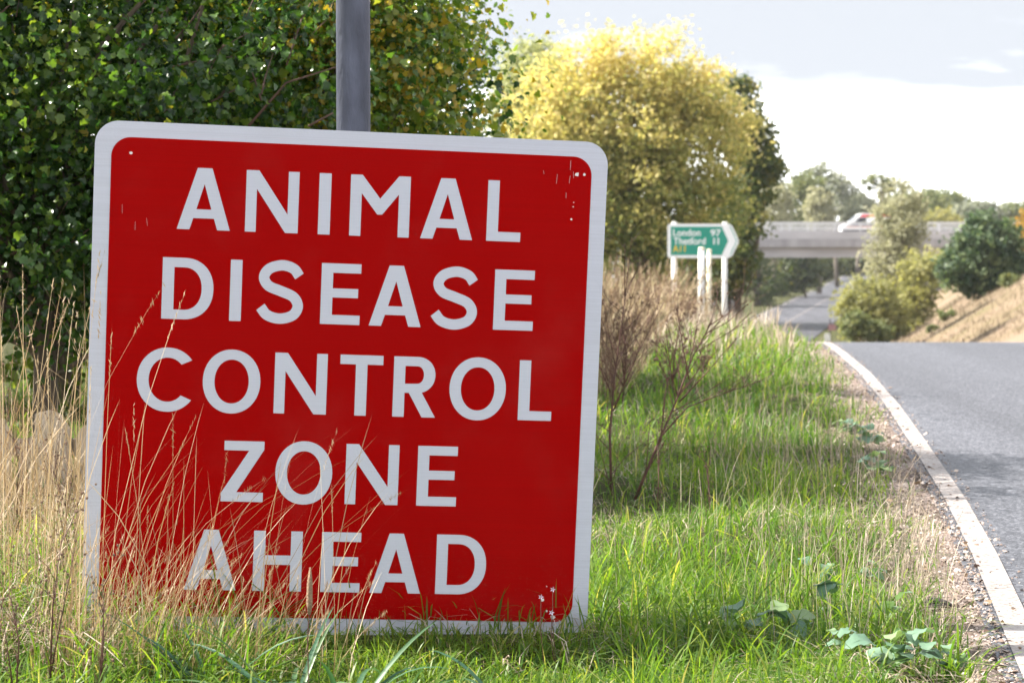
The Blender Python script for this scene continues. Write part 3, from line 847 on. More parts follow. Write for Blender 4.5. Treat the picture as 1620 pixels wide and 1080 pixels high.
for yy in (.12, VW - .40):
    b = MB(); b.prism([(-.012, 1.02 + zb), (.10, 1.20 + zb), (.16, 1.18 + zb), (.06, 1.0 + zb)], 'y', yy, yy + .28); b.build('headlight', M['direction_white'], VAN)
for xx in (.95, 4.0):
    for yy in (.0, VW - .24):
        b = MB(); b.tube([(xx, yy, .36), (xx, yy + .24, .36)], .36, 20); w = b.build('wheel', M['tyre'], VAN)
        b = MB(); b.tube([(xx, yy - .012, .36), (xx, yy + .252, .36)], .21, 16); b.build('rim', M['alu'], w)
VAN.scale = (0.84,) * 3

# small marker by the lower road
x, d = (1311 - 810) * 148 / 3600, 148.0
RM = empty('roadside_marker', (x, d, gz(x, d)))
tag(RM, 'small dark roadside marker with white plate below the bushes beside lower road', 'marker')
b = MB(); b.tube([(.12, 0, -.2), (.12, 0, 1.7)], .05, 10); b.build('post', M['van_dark'], RM)
b = MB(); b.prism(rrect(-.25, .15, .12, .75, .12), 'y', -.09, -.05); b.build('white_plate', M['direction_white'], RM)
b = MB(); b.box((.0, -.08, .95), (.50, -.02, 1.35)); b.build('box', mat_plain('faded_red', (.34, .18, .20), .7), RM, .02)

# ------------------------------------------------------------------ trees
LEAF_Q = (np.array([(-.5, 0, 0), (0, -.28, .05), (.5, 0, 0), (0, .28, .05)]), [(0, 1, 2), (0, 2, 3)])
LEAF_OVAL = (np.array([(-.5, 0, 0), (-.2, -.25, .05), (.2, -.24, .04), (.52, 0, -.04), (.2, .24, .04), (-.2, .25, .05), (0, 0, 0)]),
             [(0, 1, 6), (1, 2, 6), (2, 3, 6), (3, 4, 6), (4, 5, 6), (5, 0, 6)])
_l = [(-.42, 0), (-.36, -.20), (-.31, -.37), (-.13, -.33), (.00, -.48), (.15, -.43), (.17, -.25), (.36, -.27), (.43, -.12), (.56, 0)]
_lobv = [(x, y, abs(y) * .42 - x * x * .35) for x, y in _l] + [(x, -y, abs(y) * .42 - x * x * .35) for x, y in _l[1:-1][::-1]] + [(0, 0, 0)]
LEAF_LOBED = (np.array(_lobv), [(i, (i + 1) % 18, 18) for i in range(18)])
NEEDLE = (np.array([(-.5, -.03, 0), (.5, 0, 0), (-.5, .03, 0), (-.45, 0, -.03), (.1, .42, .05), (-.4, .05, 0), (.1, -.42, .05), (-.4, -.05, 0), (.15, .1, .4)]), [(0, 1, 2), (3, 4, 5), (3, 6, 7), (3, 8, 0)])


def crown_points(lobes, n, r, clump, fill=0.5, per=26):
    """leaf positions gathered in clumps spread through ellipsoid lobes, with their outward direction"""
    vol = np.array([l[3] * l[4] * l[5] for l in lobes]) ** .75; vol /= vol.sum()
    nc = max(8, n // per)
    which = r.choice(len(lobes), nc, p=vol)
    L_ = np.array(lobes)[which]
    d = r.normal(size=(nc, 3)); d /= np.linalg.norm(d, axis=1, keepdims=True)
    rad = r.uniform(fill ** 3, 1.08, nc) ** (1 / 3)
    lump = 1 + .22 * np.sin(d[:, 0] * 5 + which) * np.sin(d[:, 2] * 6 + 2 * which) * np.cos(d[:, 1] * 4)
    c = L_[:, :3] + d * L_[:, 3:6] * (rad * lump)[:, None]
    size = r.uniform(.6, 1.5, nc) * clump
    own = r.integers(0, nc, n)
    off = r.normal(size=(n, 3)) * size[own][:, None] * np.array([1, 1, .7])
    return c[own] + off, d[own], c, own, r.normal(0, 1, nc)[own]


def make_tree(name, label, cat, base, lobes, n, leaf, mat, trunk_r, bark='bark', seed=1, group=None, clump=.35, fill=.5, tpl=LEAF_Q, droop=.0, trunk_h=None, singles=0, single_mat=None, front=None,
              tint0=.5, tintv=.13, twigs=26, crown_name='crown', zmin=None, per=26, green_low=0.0):
    r = np.random.default_rng(seed)
    root = empty(name, base); tag(root, label, cat, group)
    lobes = [tuple(l) for l in lobes]
    P, D, cl, own, ct = crown_points(lobes, n, r, clump, fill, per)
    if zmin is not None:
        k = P[:, 2] > zmin + .12 * np.sin(P[:, 0] * 7) + r.normal(0, .06, len(P))
        P, D, own, ct = P[k], D[k], own[k], ct[k]; n = len(P)
    Nn = D * .55 + r.normal(size=(n, 3)) * .75 + np.array([0, 0, .45])
    Mx = rot_frames(n, Nn, r=r)
    s = leaf * r.uniform(.45, 1.35, n)
    tint = np.clip(tint0 + ct * tintv + r.normal(0, .12, n), 0, 1)
    if green_low:
        hz_ = (P[:, 2] - P[:, 2].min()) / np.ptp(P[:, 2]); tint = np.clip(tint + green_low * (hz_ - .62), 0, 1)
    flush = r.random(n) < .012
    tint[flush] = r.uniform(.85, 1, flush.sum())
    keep = np.ones(n, bool)
    if singles:
        sc_ = P @ np.array(front) + r.normal(0, .12, n)
        vis = np.argsort(-sc_)
        pick = r.choice(vis[:max(singles, int(n * .10))], singles, replace=False)
        keep[pick] = False
    me = cloud_mesh(crown_name, tpl[0], tpl[1], (Mx * s[:, None, None])[keep], P[keep], tint[keep])
    o = mesh_obj(crown_name, me, M[mat], root)
    if singles:
        o['kind'] = 'stuff'
        lm = bpy.data.meshes.new('leaf'); lm.from_pydata([tuple(v) for v in tpl[0]], [], tpl[1]); lm.materials.append(M[single_mat])
        for i in pick:
            lo = bpy.data.objects.new('leaf', lm)
            mt = Matrix([list(Mx[i][0] * s[i]) + [P[i][0]], list(Mx[i][1] * s[i]) + [P[i][1]], list(Mx[i][2] * s[i]) + [P[i][2]], [0, 0, 0, 1]])
            lo.matrix_local = mt
            link(lo, root); lo.matrix_local = mt
    # trunk and limbs reaching into the clumps
    top = np.mean([l[:3] for l in lobes], axis=0)
    th = trunk_h if trunk_h is not None else top[2] * .55
    t = MB(); rr = random.Random(seed)
    a = Vector((0, 0, -.4)); f = Vector((top[0] * .35, top[1] * .35, th))
    m1 = a.lerp(f, .5) + Vector((rr.uniform(-.06, .06) * th, rr.uniform(-.06, .06) * th, 0))
    t.tube([a, m1, f, f.lerp(Vector(top), .6)], [trunk_r * 1.25, trunk_r, trunk_r * .8, trunk_r * .3], 8)
    order = r.permutation(len(cl))[:twigs]
    for i in order:
        e = Vector(cl[i]); b0 = a.lerp(f, rr.uniform(.6, 1.0)) if rr.random() < .5 else f.lerp(Vector(top), rr.uniform(0, .55))
        md = b0.lerp(e, .5) + Vector((rr.gauss(0, .06), rr.gauss(0, .06), rr.uniform(0, .12))) * (e - b0).length
        r0 = trunk_r * rr.uniform(.22, .42)
        t.tube([b0, md, e], [r0, r0 * .6, max(.003, r0 * .12)], 5, caps=False)
    t.build('trunk', M[bark], root, smooth=True)
    return root


def px_at(px, d): return (px - 810) * d / 3600.0
def z_at(py, d): return EYE - (py - 345) * d / 3600.0


# hedge bushes behind the sign (near ones: lobed leaves, the front ones separate)
FR = (0.0, -1.0, 0.0)
make_tree('hedge_bush', 'dark green maple bush at far left behind the dry grass, sharp lobed leaves', 'bush', (-1.75, 8.7, 0), [(-.25, 0, 1.45, 1.0, .8, .75), (.35, -.1, 1.85, .9, .7, .55), (-.6, 0, 1.9, .95, .7, .5), (.3, .1, 1.1, .75, .7, .6), (-.2, -.25, .95, .95, .5, .45)],
          44000, .034, 'hedge_leaf', .05, seed=3, group='hedge bushes behind the red sign', clump=.11, per=48, tpl=LEAF_LOBED, fill=.5, tint0=.30, tintv=.26, singles=300, single_mat='hedge_leaf_single', front=FR, twigs=60, zmin=.37)
make_tree('hedge_bush', 'brighter green maple bush with long bare twigs just left of the grey post', 'bush', (-.95, 9.6, 0), [(0, 0, 1.4, .72, .65, .75), (-.1, .1, 1.95, .8, .6, .5), (.25, 0, 1.65, .55, .55, .6)],
          28000, .034, 'hedge_leaf', .05, seed=5, group='hedge bushes behind the red sign', clump=.11, per=48, tpl=LEAF_LOBED, fill=.5, tint0=.70, tintv=.26, singles=300, single_mat='hedge_leaf_single', front=FR, twigs=60, zmin=.5)  # raised tint paints sunlit patches into this bush's leaf colour
make_tree('hedge_bush', 'bushy green hawthorn tree right of the grey post behind the sign top', 'bush', (-1.0, 13.4, 0), [(0, 0, 1.35, .95, .8, .8), (-.05, .1, 1.95, .80, .65, .52), (.42, -.1, 1.65, .55, .5, .50), (.2, 0, 2.0, .5, .5, .48), (-.6, .2, 2.0, .9, .7, .5)],
          36000, .034, 'hedge_leaf', .06, seed=8, group='hedge bushes behind the red sign', clump=.13, per=44, tpl=LEAF_OVAL, fill=.4, tint0=.55, tintv=.24, singles=200, single_mat='hedge_leaf_single', front=FR, twigs=60)
make_tree('hedge_bush', 'green bush deep in the hedge between the maple bush and hawthorn', 'bush', (-2.4, 12.0, 0), [(0, 0, 1.2, 1.3, .8, .95), (.6, .1, 1.7, 1.2, .7, .75), (-1, .3, 1.7, 1.2, .8, .75), (1.2, .1, 1.8, .8, .6, .6), (.9, 0, 1.2, 1.0, .6, .8), (0, -.3, .6, 1.4, .5, .5)],
          19000, .072, 'hedge_leaf', .07, seed=10, group='hedge bushes behind the red sign', clump=.2, tpl=LEAF_OVAL, fill=.3, tint0=.6)


def tree_px(name, label, cat, d, cx, base_z, lobes_px, n, leaf_px, mat, trunk, seed, **kw):
    """lobes given as (photo x, photo y, half width, half height) seen at distance d"""
    s = d / 3600.0
    bx = px_at(cx, d)
    lb = []
    for i, (x, y, w, h) in enumerate(lobes_px):
        lb.append((px_at(x, d) - bx, ((i * 37) % 11 - 5) * .04 * w * s, z_at(y, d) - base_z, w * s, max(w, h) * s * .85, h * s))
    kw.setdefault('clump', np.mean([l[3] for l in lb]) * .17)
    return make_tree(name, label, cat, (bx, d, base_z), lb, n, leaf_px * s, mat, trunk, seed=seed, **kw)


tree_px('maple_tree', 'large maple tree turning bright yellow behind the green direction sign', 'tree', 72, 1010, gz(4, 72),
        [(860, 195, 55, 80), (920, 135, 62, 80), (985, 100, 58, 58), (1050, 112, 62, 62), (1110, 152, 52, 62), (1152, 210, 46, 66), (1000, 200, 90, 90), (1090, 250, 78, 88), (920, 265, 78, 88),
         (1020, 330, 90, 88), (1120, 340, 58, 78), (900, 370, 70, 70), (1000, 410, 80, 50), (1060, 180, 70, 70), (950, 200, 60, 70), (1010, 270, 110, 110)], 72000, 8, 'yellow_leaf', .16, 21, tint0=.52, tintv=.24, twigs=80, clump=.25, per=46, fill=.4, green_low=.8)
tree_px('willow_tree', 'pale green tree at the left flank of the yellow maple', 'tree', 80, 870, gz(1.3, 80),
        [(850, 190, 75, 100), (850, 300, 90, 120), (845, 115, 48, 50)], 30000, 9, 'palegreen_leaf', .10, 22, tint0=.55)
tree_px('oak_tree', 'dark green tree overhanging the left end of the bridge', 'tree', 92, 1165, gz(9, 92),
        [(1160, 175, 42, 55), (1192, 235, 36, 50), (1198, 285, 36, 42), (1165, 330, 45, 60), (1140, 400, 55, 60), (1160, 410, 30, 45), (1120, 440, 60, 40), (1222, 265, 18, 30)], 24000, 9, 'dark_leaf', .2, 23, tint0=.5, tintv=.2)
tree_px('ivy_tree', 'almost black shaded tree under the bridge at the road edge', 'tree', 215, 1198, MAIN_Z,
        [(1200, 440, 34, 44), (1180, 400, 40, 45), (1218, 455, 22, 30)], 5000, 5, 'dark_leaf', .35, 24, tint0=.25)
# beyond the bridge
far = [('tall pale olive tree above the bridge, right of the dark oak', 262, 1265, [(1262, 320, 36, 48), (1275, 295, 25, 25)], 'mid_leaf'),
       ('rounded grey green tree above the middle of the bridge', 275, 1325, [(1322, 315, 36, 50), (1300, 290, 32, 30)], 'greygreen_leaf'),
       ('yellow tinged tree between two grey green trees above bridge', 252, 1296, [(1293, 335, 22, 35)], 'olive_leaf'),
       ('low grey green tree just left of the flat topped oak', 300, 1360, [(1358, 335, 26, 30)], 'greygreen_leaf'),
       ('light green tree line clump behind the slim tree top', 320, 1450, [(1450, 325, 40, 25), (1420, 330, 30, 25)], 'mid_leaf'),
       ('grey tree beyond the bridge parapet, right of the yellow one', 330, 1545, [(1535, 340, 35, 20), (1560, 338, 25, 20), (1506, 350, 26, 16)], 'greygreen_leaf'),
       ('low green tree on the skyline at the right picture edge', 340, 1610, [(1600, 338, 30, 18), (1640, 336, 30, 20)], 'mid_leaf'),
       ('dark green low tree on the skyline above the yellow tree', 360, 1490, [(1490, 325, 40, 18)], 'mid_leaf'),
       ('tall olive tree beyond the road behind the bridge left end', 240, 1225, [(1222, 330, 32, 45)], 'olive_leaf')]
for i, (lab, d, cx, lb, mt) in enumerate(far):
    tree_px('far_tree', lab, 'tree', d, cx, gz(px_at(cx, d), d), lb, 4200, 6.5, mt, .25, 40 + i, group='trees beyond the bridge', bark='bark_grey', twigs=14)
tree_px('oak_tree', 'flat topped dark tree with open crown on the skyline above the van', 'tree', 300, 1392, gz(px_at(1392, 300), 300), [(1390, 288, 30, 11), (1378, 293, 14, 10), (1405, 294, 14, 9)], 1500, 5, 'dark_leaf', .3, 60, bark='bark', twigs=30, trunk_h=z_at(318, 300) - gz(px_at(1392, 300), 300), tint0=.6)
tree_px('yellow_tree', 'bright yellow bush glowing above the bridge parapet', 'tree', 230, 1488, gz(px_at(1488, 230), 230), [(1488, 346, 28, 14), (1475, 350, 20, 10)], 2600, 5, 'limegreen_leaf', .15, 61, tint0=.65)
for i, (d, cx, lb, mt, lab) in enumerate([(240, 1275, [(1262, 420, 30, 26), (1240, 440, 26, 26), (1284, 428, 24, 22), (1262, 444, 26, 14)], 'dark_leaf', 'dark green thicket tree seen under the bridge behind the road'),
                                          (300, 1292, [(1306, 416, 32, 22), (1290, 426, 24, 18)], 'mid_leaf', 'green tree seen under the bridge beside the receding road'),
                                          (330, 1338, [(1350, 414, 28, 18), (1326, 418, 22, 14), (1338, 424, 14, 10)], 'dark_leaf', 'farthest dark tree seen under the bridge at road end')]):
    tree_px('far_tree', lab, 'tree', d, cx, gz(px_at(cx, d), d), lb, 4500, 6.5, mt, .12, 70 + i, group='trees seen under the bridge', twigs=12)
# on the right-hand bank
tree_px('birch_tree', 'slim pale olive tree in front of the bridge right of the van', 'tree', 125, 1415, gz(px_at(1415, 125), 125),
        [(1418, 335, 40, 50), (1412, 400, 46, 55), (1425, 460, 36, 50), (1440, 350, 26, 40)], 11000, 6.5, 'olive_leaf', .14, 31, fill=.2, twigs=60, bark='bark_grey')
tree_px('roadside_bush', 'rounded yellow green bush beside the lower road in front of the bridge', 'bush', 112, 1380, gz(px_at(1380, 112), 112),
        [(1378, 480, 46, 48), (1352, 500, 28, 36), (1400, 510, 40, 34)], 10000, 7, 'limegreen_leaf', .08, 32, tint0=.45)
tree_px('roadside_bush', 'small dark green bush at the crest of the slip road', 'bush', 104, 1358, gz(px_at(1358, 104), 104), [(1355, 515, 22, 24), (1385, 525, 25, 20)], 4500, 6, 'mid_leaf', .05, 33, tint0=.5)
tree_px('roadside_bush', 'yellow bush on the bank between the slim tree and the pine', 'bush', 116, 1455, gz(px_at(1455, 116), 116), [(1455, 440, 35, 42), (1480, 420, 26, 26), (1440, 490, 40, 34), (1445, 520, 36, 20)], 7000, 7, 'limegreen_leaf', .06, 34, tint0=.55)
tree_px('pine_tree', 'bushy blue green young pine on the dry bank', 'tree', 104, 1553, gz(px_at(1553, 104), 104) - .1,
        [(1555, 385, 40, 36), (1528, 415, 38, 34), (1588, 415, 28, 36), (1550, 355, 20, 20), (1508, 425, 24, 24), (1555, 440, 46, 26), (1590, 375, 20, 24)], 20000, 8, 'pine_leaf', .09, 35, fill=.4, clump=.19, per=50, tintv=.28)
for i, (px, d, h, lab) in enumerate(((1500, 98, 10, 'small green shrub low on the dry bank under the pine'), (1475, 94, 7, 'tiny shrub on the dry bank nearest to the crest bushes'), (1598, 96, 12, 'small dull green shrub on the dry bank at the right'))):
    g = gz(px_at(px, d), d); yb = 345 + (EYE - g) / d * 3600
    tree_px('bank_shrub', lab, 'shrub', d, px, g, [(px, yb - h * .8, h * 1.3, h), (px + h, yb - h * .5, h, h * .7)], 1200, 5, 'mid_leaf', .02, 90 + i, group='small shrubs on the dry bank')
tree_px('far_tree', 'orange yellow tree at the right picture edge beside the pine', 'tree', 140, 1622, gz(px_at(1622, 140), 140), [(1622, 375, 30, 36)], 2500, 7, 'orange_leaf', .1, 36, tint0=.6)

# ------------------------------------------------------------------ low board fence under the hedge
FN = empty('board_fence', (-1.68, 8.1, -.19))
tag(FN, 'low pale weathered board fence half hidden in dry grass at left', 'fence')
for i, (x, w, h, tl) in enumerate(((-.165, .10, .50, .02), (-.045, .07, .44, -.01), (.035, .13, .52, .015), (.155, .055, .47, -.02), (.225, .10, .50, .01), (-.30, .11, .52, -.02))):
    b = MB(); rb_ = random.Random(i)
    b.prism([(-w / 2, -.1), (w / 2, -.1), (w / 2, h - rb_.uniform(.02, .09)), (w * .2, h - rb_.uniform(0, .03)), (-w * .1, h - rb_.uniform(.01, .06)), (-w / 2, h - rb_.uniform(.02, .10))], 'y', -.011, .011)
    o = b.build('board', M['board'], FN, .003)
    o.location = (x, .004 * (i % 2), 0); o.rotation_euler = (0, tl, .03 * (i % 3 - 1))
b = MB(); b.box((-.42, .02, .34), (.34, .06, .40)); b.build('rail', M['board'], FN)


# ------------------------------------------------------------------ grass
def blades(name, pos, h, w, lean, az, tint, mat, label, curl=1.0, levels=(0, .4, .75), jitter=.0):
    """grass blades: pos (N,3); lean = sideways reach per unit height; az = direction of lean"""
    n = len(pos); lv = list(levels) + [1.0]; k = len(lv)
    d = np.stack([np.cos(az), np.sin(az), np.zeros(n)], 1)
    fa = az + np.pi / 2 + rng.normal(0, .7, n)
    side = np.stack([np.cos(fa), np.sin(fa), np.zeros(n)], 1)
    V = np.zeros((n, 2 * k - 1, 3))
    for i, t in enumerate(lv):
        reach = lean * h * (t ** (1 + curl))
        up = h * (t - .42 * np.clip(lean, 0, 2) * t ** (2.2) * min(1, curl))
        c = pos + d * reach[:, None]; c[:, 2] = pos[:, 2] + up
        if jitter: c += rng.normal(0, jitter, (n, 3)) * t * h[:, None]
        ww = (w * (1 - .35 * t) if i < k - 1 else 0 * w)
        if i < k - 1:
            V[:, 2 * i] = c - side * ww[:, None] / 2; V[:, 2 * i + 1] = c + side * ww[:, None] / 2
        else:
            V[:, 2 * i] = c
    fl, ft = [], []
    for i in range(k - 2):
        fl += [2 * i, 2 * i + 1, 2 * i + 3, 2 * i + 2]; ft.append(4)
    i = k - 2; fl += [2 * i, 2 * i + 1, 2 * i + 2]; ft.append(3)
    m = 2 * k - 1
    loops = (np.array(fl)[None] + (np.arange(n) * m)[:, None]).ravel()
    tot = np.tile(ft, n); st = np.concatenate([[0], np.cumsum(tot)[:-1]])
    me = np_mesh(name, V.reshape(-1, 3), loops, st, tot, {'tint': np.repeat(tint, m)})
    o = mesh_obj(name, me, M[mat]); tag(o, label, 'grass', kind='stuff')
    return o


def scatter(n, x0, x1, y0, y1, gap=.34, power=1.0):
    """ground points, denser near the camera, none past the gravel margin"""
    u = rng.random(n)
    y = y0 * (y1 / y0) ** u if power == 1.0 else y0 + (y1 - y0) * u ** power
    lim = np.minimum(x1, line_x(y) - gap)
    lo = np.maximum(x0, -y * .24 - .3)
    x = lo + (lim - lo) * rng.random(n)
    return x, y


def green_grass():
    x, y = scatter(135000, -3.0, 9, 4.1, 62, .12)
    edge = (line_x(y) - x)
    k = rng.random(len(x)) < np.clip((edge - np.where(y < 6.5, .22, .22 - .09 * sstep(y, 6.5, 9))) / .3 + vnoise(x, y, 2.2, 31) * .9 - .35, 0, 1)
    k &= rng.random(len(x)) < .45 + .55 * vnoise(x, y, 3.0, 12)
    k &= ~((x < -.9) & (rng.random(len(x)) < .45))
    k &= rng.random(len(x)) < 1 - .65 * sstep(y, 17, 26)
    x, y = x[k], y[k]; n = len(x); edge = edge[k]
    pos = np.stack([x, y, ground_z(x, y) - .01], 1)
    lush = vnoise(x, y, 1.1, 7)
    h = (.05 + .13 * lush ** 1.3 + .03 * rng.random(n)) * rng.uniform(.5, 1.35, n) * np.clip(.4 + edge * .95, .35, 1.05)
    h *= 1 + .25 * sstep(y, 9, 25)
    h *= 1 - .5 * sstep(y, 16, 24)
    fr = (x > -.55) & (x < .25) & (y < 5.36); h[fr] *= .55
    w = rng.uniform(.0022, .0055, n) * (1 + np.clip(y - 8, 0, 40) * .11)
    t = np.clip(.47 + .25 * (vnoise(x, y, .9, 17) - .5) + rng.normal(0, .17, n), 0, .93)
    dry = rng.random(n) < .06
    t[dry] = rng.uniform(.9, 1, dry.sum())
    blades('grass', pos, h, w, rng.gamma(2.2, .32, n), rng.uniform(0, 2 * np.pi, n), t, 'grass', 'green grass covering the roadside verge')


def long_grass():
    # longer arching blades along the foot of the sign and in the foreground
    n = 17000
    x = rng.uniform(-1.5, 1.0, n); y = 4.0 + 2.6 * rng.random(n) ** 1.25
    k = (rng.random(n) < np.where((y > 5.05) & (x > -.95) & (x < .2), .15, 1)) & (vnoise(x, y, 3.5, 41) > .30)
    k &= ~((x > .2) & (rng.random(n) < .35))
    x, y = x[k], y[k]; n = len(x)
    pos = np.stack([x, y, ground_z(x, y) - .01], 1)
    h = rng.uniform(.09, .24, n) * np.where(x < -.5, 1.1, .8) * np.where(y < 4.7, .75, 1)
    h = np.where((x > -.5) & (x < .25) & (y > 4.75) & (y < 5.4), h * .55, h)
    blades('long_grass', pos, h, rng.uniform(.003, .0075, n), rng.gamma(3, .35, n), rng.uniform(0, 2 * np.pi, n),
           np.clip(rng.normal(.52, .20, n), 0, .97), 'grass', 'long arching green grass at the foot of the red sign', levels=(0, .3, .6, .85))


def front_grass():
    n = 7500
    x = rng.uniform(-.75, .75, n); y = rng.uniform(4.5, 5.28, n)
    pos = np.stack([x, y, ground_z(x, y) - .01], 1)
    h = rng.uniform(.05, .12, n) * np.where(y > 5.0, .75, 1)
    blades('front_grass', pos, h, rng.uniform(.0025, .006, n), rng.gamma(2.6, .38, n), rng.uniform(0, 2 * np.pi, n),
           np.clip(rng.normal(.55, .2, n), 0, .97), 'grass', 'short bright grass in front of the white lower border', levels=(0, .3, .6, .85))


def stalks(name, pos, h, w, lean, az, tint, mat, label, head=.0, hw=.004):
    """dry flowering stems; a share of them carries a seed head of short bristles"""
    n = len(pos)
    o = blades(name, pos, h, w, lean, az, tint, mat, label, curl=.6, levels=(0, .35, .7, .9))
    if not head: return o
    hs = np.where(rng.random(n) < head)[0]
    d = np.stack([np.cos(az), np.sin(az), np.zeros(n)], 1)
    P, Mx, T = [], [], []
    for i in hs:
        m = 16
        t = 1 - rng.random(m) * .16
        reach = lean[i] * h[i] * t ** 1.6
        up = h[i] * (t - .42 * min(2, lean[i]) * t ** 2.2 * .6)
        c = pos[i] + d[i] * reach[:, None]; c[:, 2] = pos[i, 2] + up
        P.append(c); T.append(np.full(m, min(1, tint[i] + .1)) + rng.normal(0, .08, m))
    if not P: return o
    P = np.concatenate(P); T = np.clip(np.concatenate(T), 0, 1); m = len(P)
    dirs = rng.normal(0, .35, (m, 3)) + np.array([0, 0, 1]); dirs /= np.linalg.norm(dirs, axis=1, keepdims=True)
    nn = rng.normal(size=(m, 3)); nn -= (nn * dirs).sum(1, keepdims=True) * dirs; nn /= np.linalg.norm(nn, axis=1, keepdims=True)
    sd = np.cross(nn, dirs)
    ln = rng.uniform(.008, .022, m) * max(1, hw / .004)
    fr = np.stack([dirs * ln[:, None], sd * hw * rng.uniform(.7, 1.4, m)[:, None], nn * .01], 2)
    me = cloud_mesh(name + '_seeds', LEAF_Q[0], LEAF_Q[1], fr, P, T)
    q = mesh_obj('seed_heads', me, M[mat], o); q['kind'] = 'stuff'
    return o


def dry_grass():
    # dense straw at the left, some tall
    n = 3900
    x = rng.uniform(-2.2, -.78, n); y = rng.uniform(4.75, 8.4, n)
    k = vnoise(x, y, 2.6, 23) + .25 * rng.random(n) > .40
    x, y = x[k], y[k]; n = len(x)
    pos = np.stack([x, y, ground_z(x, y) - .01], 1)
    h = .10 + .42 * rng.random(n) ** 1.6
    tall = rng.random(n) < .05; h[tall] = rng.uniform(.5, .95, tall.sum())
    h *= np.where(y < 5.2, .6, 1)
    stalks('dry_grass', pos, h, rng.uniform(.0013, .0034, n), np.abs(rng.normal(.22, .38, n)), rng.uniform(0, 2 * np.pi, n), np.clip(rng.normal(.55, .2, n), 0, 1), 'straw',
           'dense straw coloured dry grass left of the red sign', head=.05)
    # fine stalks standing and leaning in front of the sign's left half
    n = 420
    x = -1.02 + np.abs(rng.normal(0, .33, n)); x = np.where(x > -.35, rng.uniform(-.85, -.45, n), x)
    y = rng.uniform(4.75, 5.16, n)
    pos = np.stack([x, y, ground_z(x, y)], 1)
    h = .12 + .26 * rng.random(n) ** 1.3; big = rng.random(n) < .16; h[big] = rng.uniform(.38, .68, big.sum())
    az = np.where(rng.random(n) < .62, rng.normal(0, .5, n), rng.uniform(0, 2 * np.pi, n))
    stalks('dry_stalks', pos, h, rng.uniform(.0010, .0024, n), np.abs(rng.normal(.32, .28, n)), az, np.clip(rng.normal(.62, .2, n), 0, 1), 'straw',
           'thin straw stalks standing in front of the red sign', head=.22, hw=.0022)
    # matted thatch lying between the stems
    n = 5200
    x = rng.uniform(-2.0, -.35, n); y = rng.uniform(4.7, 7.6, n)
    k = (rng.random(n) < np.where(x < -.85, 1, .35)) & ~((x > -.98) & (y > 5.2))
    x, y = x[k], y[k]; n = len(x)
    pos = np.stack([x, y, ground_z(x, y) + rng.uniform(0, .10, n) * (x < -.8)], 1)
    blades('thatch', pos, rng.uniform(.05, .17, n), rng.uniform(.0015, .004, n), rng.uniform(.8, 2.4, n), rng.uniform(0, 2 * np.pi, n), np.clip(rng.normal(.45, .25, n), 0, 1), 'greystraw',
           'matted grey brown dead grass lying between the dry stems', jitter=.08)
    # very tall pale stalks with seed heads against the dark bush
    n = 46
    x = rng.uniform(-1.30, -.93, n); y = rng.uniform(4.95, 6.4, n); x = x * y / 5.2
    pos = np.stack([x, y, ground_z(x, y)], 1)
    h = rng.uniform(.55, .98, n)
    stalks('tall_stalks', pos, h, rng.uniform(.0018, .0030, n), np.abs(rng.normal(.12, .14, n)), rng.normal(.2, 1.2, n), np.clip(rng.normal(.75, .15, n), 0, 1), 'straw',
           'tall pale grass stalks with seed heads against the dark bush', head=.8, hw=.004)


def verge_stems():
    # grey straw stems in the mown verge towards the road, thicker further on
    x, y = scatter(5600, .2, 9, 5.0, 60, .18)
    edge = line_x(y) - x
    k = rng.random(len(x)) < np.clip(vnoise(x, y, .8, 51) * 1.7 - .45, .05, 1) * np.clip(1.15 - (edge - .25 - .045 * y) / .35, .10, 1)
    x, y = x[k], y[k]; n = len(x)
    pos = np.stack([x, y, ground_z(x, y)], 1)
    h = rng.uniform(.10, .27, n) * (1 + .5 * sstep(y, 14, 30))
    stalks('verge_stems', pos, h, rng.uniform(.0012, .0024, n) * (1 + np.clip(y - 7, 0, 40) * .07), np.abs(rng.normal(.2, .25, n)), rng.uniform(0, 2 * np.pi, n), np.clip(rng.normal(.5, .2, n), 0, 1), 'greystraw',
           'thin grey straw stems standing in the green verge', head=.05, hw=.003)
    # dead blades lying in the turf
    x, y = scatter(9000, -.2, 9, 4.6, 26, .16)
    k = vnoise(x, y, 1.7, 83) + .35 * rng.random(len(x)) > .5
    x, y = x[k], y[k]; n = len(x)
    pos = np.stack([x, y, ground_z(x, y) + .01], 1)
    blades('turf_thatch', pos, rng.uniform(.03, .11, n), rng.uniform(.0015, .004, n) * (1 + np.clip(y - 7, 0, 40) * .06), rng.uniform(.6, 2.2, n), rng.uniform(0, 2 * np.pi, n), np.clip(rng.normal(.5, .25, n), 0, 1), 'greystraw',
           'dead grey brown blades lying in the green turf', jitter=.06)
    # pale dry grass on the crest of the verge
    n = 13000
    y = rng.uniform(15.5, 62, n); x = line_x(y) - .4 - rng.random(n) ** 1.3 * (.8 + .12 * y)
    k = vnoise(x, y, .5, 61) + .3 * rng.random(n) > .42
    x, y = x[k], y[k]; n = len(x)
    pos = np.stack([x, y, ground_z(x, y)], 1)
    blades('crest_grass', pos, rng.uniform(.10, .34, n) * (1 - .6 * sstep(y, 20, 36)), rng.uniform(.006, .014, n), np.abs(rng.normal(.3, .3, n)), rng.uniform(0, 2 * np.pi, n), np.clip(rng.normal(.62, .2, n), 0, 1), 'greystraw',
           'pale dry grass along the crest of the verge')


